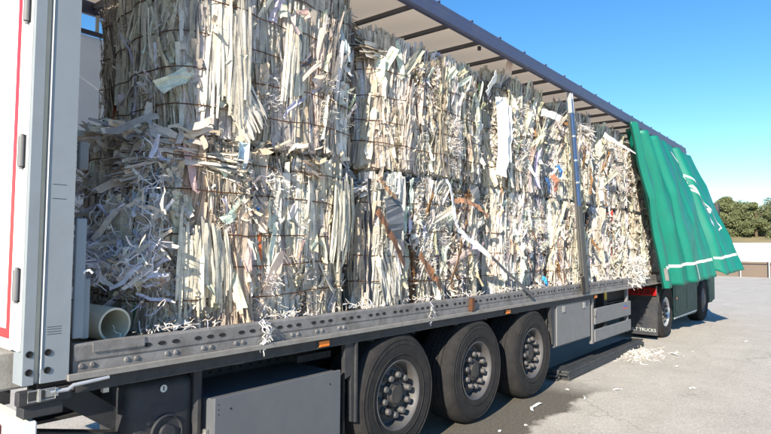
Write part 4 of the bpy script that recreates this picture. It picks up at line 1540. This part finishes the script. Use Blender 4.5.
big_strip('plastic_strip', [(3.74, 0.09, 2.47), (3.77, 0.05, 2.36), (3.80, 0.03, 2.10), (3.84, 0.02, 1.99), (3.92, 0.012, 1.93), (4.44, -0.005, 1.70)],
          0.060, (0.80, 0.80, 0.78), 'bent white strip hanging limp from the lower bale at the middle of the load', 'strip', (0.15, 0, 0))
big_strip('dark_strip', [(4.45, -0.008, 1.695), (4.95, -0.02, 1.46), (5.48, -0.03, 1.20)],  # separate dark piece continuing the line of the white strip
          0.045, (0.10, 0.10, 0.105), 'dark strip running on from the white strip down onto the deck rail', 'strap', (0.15, 0, 0))
big_strip('cardboard_strip', [(2.66, 0.075, 2.10), (2.76, 0.055, 1.97), (2.88, 0.055, 1.82), (3.04, 0.07, 1.64)], 0.10, (0.22, 0.10, 0.048),
          'rust brown cardboard strip slanting across the slate grey sheet', 'cardboard', (0.3, 0, 0), taper=0.2)
big_strip('cardboard_strip', [(3.28, 0.075, 1.72), (3.40, 0.06, 1.60), (3.52, 0.06, 1.50), (3.63, 0.075, 1.40)], 0.11, (0.28, 0.13, 0.062),
          'brown cardboard strip slanting down low on the lower bale near the rail', 'cardboard', (0.3, 0, 0), taper=0.2)
big_strip('cardboard_strip', [(4.00, 0.075, 1.86), (3.94, 0.065, 1.72), (3.80, 0.075, 1.44)], 0.10, (0.30, 0.17, 0.085),
          'brown cardboard flap standing upright under the bent white strip', 'cardboard', (0.3, 0, 0), taper=0.3)
big_strip('cardboard_strip', [(3.82, 0.045, 2.26), (4.0, 0.03, 2.27), (4.2, 0.03, 2.24), (4.50, 0.05, 2.13)], 0.055, (0.36, 0.19, 0.11),
          'tan cardboard strip bowed sideways across the top of the white strip', 'cardboard', (0.3, 0, 0))
big_strip('cardboard_strip', [(2.72, 0.085, 2.38), (2.78, 0.06, 2.28), (2.90, 0.06, 2.22)], 0.07, (0.36, 0.22, 0.12),
          'small tan card folded over the top of the slate grey sheet', 'cardboard', (0.3, 0, 0), taper=0.4)
big_strip('grey_sheet', [(2.88, 0.10, 2.24), (2.90, 0.080, 2.12), (2.92, 0.080, 2.0), (2.93, 0.10, 1.86)], 0.26, (0.16, 0.17, 0.19),
          'slate grey sheet pressed into the lower bale beside the dark seam', 'sheet', (0.1, 0, 0))
big_strip('grey_sheet', [(4.30, 0.11, 2.44), (4.33, 0.095, 2.36), (4.36, 0.105, 2.2)], 0.24, (0.19, 0.195, 0.20),
          'grey sheet tucked under the upper bales right of the white strip', 'sheet', (0.15, 0, 0), taper=0.4)
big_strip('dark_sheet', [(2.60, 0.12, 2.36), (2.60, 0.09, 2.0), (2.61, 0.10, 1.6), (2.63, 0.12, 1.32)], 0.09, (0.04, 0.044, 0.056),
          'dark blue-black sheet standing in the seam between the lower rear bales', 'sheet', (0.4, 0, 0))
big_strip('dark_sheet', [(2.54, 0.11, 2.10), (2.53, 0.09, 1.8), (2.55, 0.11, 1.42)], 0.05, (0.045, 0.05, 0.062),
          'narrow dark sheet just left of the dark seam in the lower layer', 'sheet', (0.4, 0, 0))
big_strip('white_sheet', [(4.93, 0.12, 3.54), (4.95, 0.10, 3.2), (4.94, 0.10, 2.9), (4.90, 0.11, 2.62)], 0.17, (0.82, 0.82, 0.80),
          'tall bright white sheet down the upper bale third from the rear', 'sheet', (-0.3, 0, 0))
big_strip('white_sheet', [(5.09, 0.125, 3.48), (5.10, 0.10, 3.2), (5.08, 0.11, 2.8)], 0.10, (0.80, 0.80, 0.78),
          'narrower white sheet just right of the tall bright one', 'sheet', (-0.3, 0, 0))
big_strip('white_sheet', [(4.56, 0.10, 3.50), (4.59, 0.05, 3.62), (4.63, 0.02, 3.73)], 0.10, (0.80, 0.80, 0.78),
          'white sheet sticking up above the upper bales under the roof', 'sheet', (-0.3, 0, 0))
big_strip('white_sheet', [(6.0, 0.10, 3.56), (6.2, 0.03, 3.55), (6.36, 0.0, 3.52)], 0.09, (0.80, 0.80, 0.78),
          'white flap sticking out under the roof just left of the stake', 'sheet', (-0.3, 0, 0))
big_strip('white_sheet', [(8.3, 0.08, 3.62), (8.9, -0.02, 3.52), (9.45, -0.12, 3.42)], 0.09, (0.82, 0.82, 0.80),
          'white pointed flap poking out across the green curtain top', 'sheet', (-0.3, 0, 0), taper=0.9)
big_strip('orange_scrap', [(6.33, 0.10, 2.78), (6.37, 0.06, 2.68), (6.42, 0.09, 2.56)], 0.11, (0.38, 0.17, 0.11),
          'orange cardboard scrap wedged at the bale corner beside the stake', 'scrap', (-0.2, 0, 0), taper=0.3)
big_strip('blue_scrap', [(6.12, 0.10, 2.72), (6.16, 0.07, 2.62), (6.20, 0.09, 2.52)], 0.08, (0.04, 0.10, 0.24),
          'blue scrap wedged left of the orange scrap near the stake', 'scrap', (-0.2, 0, 0), taper=0.5)
big_strip('blue_scrap', [(6.50, 0.09, 2.92), (6.53, 0.06, 2.84), (6.55, 0.09, 2.76)], 0.08, (0.05, 0.17, 0.42),
          'small blue scrap right above the orange scrap', 'scrap', (-0.2, 0, 0), taper=0.4)
big_strip('blue_scrap', [(5.91, 0.06, 1.42), (5.96, 0.03, 1.37), (6.02, 0.05, 1.31)], 0.06, (0.03, 0.30, 0.68),
          'bright blue scrap on the deck edge left of the stake foot', 'scrap', (-0.2, 0, 0), taper=0.5)
big_strip('brown_wad', [(1.0, 0.16, 3.72), (1.04, 0.06, 3.66), (1.12, 0.10, 3.58)], 0.12, (0.34, 0.22, 0.14),
          'crumpled brown card wad near the top of the rear upper bale', 'card', (-0.4, 0, 0), taper=0.4)

# cardboard tube
mb = MB()
mb.lathe([(0.094, 0), (0.094, 0.85), (0.082, 0.85), (0.082, 0)], (0.50, 0.14, 1.355), (-0.10, 1, 0.02), 40, True)
tag(mb.build('cardboard_tube', 'tube_cream', smooth=True), 'open cream tube lying on the deck beside the rear post', 'tube')

# ------------------------------------------------------------------ slats on the ground
sl = origin_mesh(MB().box(-1.85, 1.85, -0.055, 0.055, 0, 0.026, 0.004), 'loose_batten', 'slat_dark')
k = 0
names = {}
for layer in range(5):
    for row in range(3):
        if layer == 4 and row == 2:
            continue
        z = 0.003 + layer * 0.0275
        y = 0.10 + row * 0.118 + random.uniform(-0.008, 0.008)
        o = inst('loose_batten', sl, (8.45 + random.uniform(-0.10, 0.10), y, z), None, (0, 0, R(0.6 + random.uniform(-0.35, 0.35))))
        lay = ['bottom', 'second', 'middle', 'fourth', 'top'][layer] + ' layer'
        rw = ['outer', 'centre', 'inner'][row]
        tag(o, f'long dark batten on the ground under the trailer, {lay} of the stack, {rw} row', 'batten', 'stacked dark battens')

# scraps on the ground
spots = [(5.15, -0.22, 0.36, 0.035, 'long curled white paper strip on the damp ground by the front trailer wheel'),
         (5.9, -0.45, 0.22, 0.03, 'pale curl of paper on the ground short of the batten stack'),
         (6.6, -0.62, 0.20, 0.03, 'thin paper scrap on the ground just in front of the batten stack'),
         (8.7, -0.85, 0.20, 0.05, 'white paper sheet on open ground in front of the shred pile'),
         (9.75, -0.62, 0.42, 0.07, 'long white sheet at the outer edge of the shred pile'),
         (4.45, -0.40, 0.05, 0.03, 'tiny pale chip on the damp patch between two wheels'),
         (4.1, -0.30, 0.06, 0.03, 'tiny pale chip on the damp patch by the middle wheel'),
         (12.2, -1.3, 0.22, 0.06, 'white scrap on the ground level with the tractor fairing'),
         (7.3, -1.35, 0.14, 0.06, 'lone pale scrap farthest out on the concrete at right'),
         (6.15, -0.15, 0.07, 0.06, 'small green-white chip beside the near end of the battens')]
for i, (x, y, L, W, lab) in enumerate(spots):
    if i:
        L, W = L * 0.65, W * 0.6
    mb = MB()
    ph = random.uniform(0, 6)
    a = random.uniform(-0.5, 0.5)
    def fn(u, v):
        s, t = (u - 0.5) * L, (v - 0.5) * W
        t2 = t + 0.18 * L * math.sin(2.5 * u + ph)
        return Vector((x + s * math.cos(a) - t2 * math.sin(a), y + s * math.sin(a) + t2 * math.cos(a), 0.008 + 0.012 * abs(math.sin(4 * u + ph)) + 0.006 * v))
    mb.sheet(fn, 8, 2)
    tag(mb.build('paper_scrap', 'white_print'), lab, 'paper scrap', 'scraps on the ground')

# ------------------------------------------------------------------ background
wall = MB().box(44.0, 44.3, -60, 90, 0, 1.0, 0.02).build('low_wall', 'wall_tan')
tag(wall, 'long low tan wall at the far edge of the yard', 'wall')
FN = thing('rail_fence', 'grey metal fence of posts and rails standing before the tan wall', 'fence', (43.6, 5, 0))
po = origin_mesh(MB().cyl((0, 0, 0), (0, 0, 1.9), 0.045, 10), 'post', 'fence_metal')
for i in range(40):
    inst('post', po, (43.6, -24.15 + i * 1.6, 0), FN)
for z in (1.02, 1.72):
    MB().box(43.58, 43.62, -30, 41, z, z + 0.05).build('rail', 'fence_metal', FN)


def container(x, y0, y1, h, label):
    c = thing('white_container', label, 'container', (x, (y0 + y1) / 2, 0), 'white containers beyond the fence')
    mb = MB()
    n = int((y1 - y0) / 0.3)
    pts = []
    for i in range(n):
        ya = y0 + (y1 - y0) * i / n
        d = (y1 - y0) / n
        pts += [(x - 0.02, ya + d * 0.1), (x - 0.02, ya + d * 0.4), (x + 0.02, ya + d * 0.5), (x + 0.02, ya + d * 0.95)]
    poly = pts + [(x + 2.4, y1), (x + 2.4, y0)]
    mb.prism(poly, 'z', 0.35, h)
    mb.build('body', 'container_white', c)
    MB().box(x - 0.04, x + 2.44, y0 - 0.02, y1 + 0.02, h + 0.002, h + 0.09).build('top_frame', 'container_white', c)
    MB().box(x - 0.04, x + 2.44, y0 - 0.02, y1 + 0.02, 0.0, 0.345).build('base_frame', 'container_white', c)


container(55.0, 7.6, 19.5, 2.35, 'long white container beyond the fence, partly behind the green curtain')
container(55.4, -4.8, 7.0, 2.25, 'white container beyond the fence at the right edge of the photo')


def make_tree(x, y, h, w, label, seed, m):
    r = np.random.default_rng(seed)
    z = hill_z(x, y) - 0.1
    T = thing('pine_tree', label, 'tree', (x, y, z), 'trees on the slope')
    mb = MB()
    mb.cyl((x, y, z), (x + 0.1, y, z + h * 0.75), 0.22, 8, 0.06)
    cl = []
    for i in range(22):
        a = r.uniform(0, 6.283)
        t = r.uniform(0.06, 1.0)
        rad = w * 0.5 * min(1.0, 2.2 * (1.04 - t)) ** 0.6 * r.uniform(0.4, 1.0)
        c = np.array([x + rad * math.cos(a), y + rad * math.sin(a), z + h * t * 0.95])
        cl.append((c, r.uniform(0.12, 0.24) * w))
        if i < 8:
            mb.cyl((x, y, z + h * t * 0.6), tuple(c), 0.07, 5, 0.02)
    mb.build('trunk', 'bark', T)
    C = []
    for c, rad in cl:
        n = 420
        d = r.normal(0, 1, (n, 3))
        d /= np.linalg.norm(d, axis=1, keepdims=True)
        C.append(c + d * (rad * r.uniform(0.35, 1.0, (n, 1)) ** 0.6) * np.array([1, 1, 0.7]))
    C = np.concatenate(C)
    n = len(C)
    a1 = r.normal(0, 1, (n, 3))
    a1 /= np.linalg.norm(a1, axis=1, keepdims=True)
    a2 = np.cross(a1, r.normal(0, 1, (n, 3)))
    a2 /= np.linalg.norm(a2, axis=1, keepdims=True)
    s = r.uniform(0.07, 0.16, (n, 1))
    V = np.stack([C - a1 * s, C + a2 * s * 0.6, C + a1 * s, C - a2 * s * 0.6], 1).reshape(-1, 3) - np.array([x, y, z])
    me = bpy.data.meshes.new('crown')
    me.from_pydata(V.tolist(), [], np.arange(n * 4).reshape(-1, 4).tolist())
    me.materials.append(MATS[m])
    link(bpy.data.objects.new('crown', me), T, (x, y, z))


TLX = [(99, 12.2, 7.6, 4.0), (100, 14.6, 6.4, 3.8), (99, 18.4, 7.4, 4.0), (101, 21.0, 6.6, 4.0), (98, 8.4, 7.0, 4.2), (103, 4.2, 7.4, 4.2)]
TL = [(104, 6.0, 6.6, 5.5), (100, 10.0, 6.0, 5.2), (106, 13.0, 6.8, 5.6), (101, 16.5, 6.0, 5.0), (105, 19.5, 6.6, 5.4), (100, 23.0, 5.6, 5.0),
      (112, 8.0, 7.2, 5.6), (113, 15.0, 7.0, 5.6), (111, 21.5, 6.4, 5.4), (104, 2.0, 6.2, 5.4), (103, 27.0, 6.0, 5.2), (110, 11.5, 6.2, 5.4), (109, 18.0, 5.9, 5.2)]
words = ['tree at the right edge of the slope, tall and rounded', 'olive tree in the front row of the slope near the right edge', 'broad tree mid slope behind the front row',
         'small rounded tree in the front row, centre of the slope', 'dense tree left of centre on the slope', 'tree closest to the green curtain silhouette',
         'tall tree in the back row at right', 'tall tree in the back row at centre', 'back row tree beside the green curtain', 'tree on the slope just past the right edge of the photo',
         'tree on the slope hidden behind the green curtain', 'back row tree filling the gap right of centre', 'back row tree filling the gap left of centre']
TL += TLX
words += ['slim tall tree rising above the front row right of centre', 'slim tree between two broader ones at the centre of the slope', 'slim tall tree left of centre in the front row',
          'slim tree next to the curtain silhouette', 'tall full tree in the front row right of centre', 'tall full tree at the very right edge of the slope']
for i, ((x, y, h, w), lab) in enumerate(zip(TL, words)):
    make_tree(x, y, h - 1.8, w * 1.1, lab, 50 + i, 'leaf_olive' if i % 3 else 'leaf_dark')
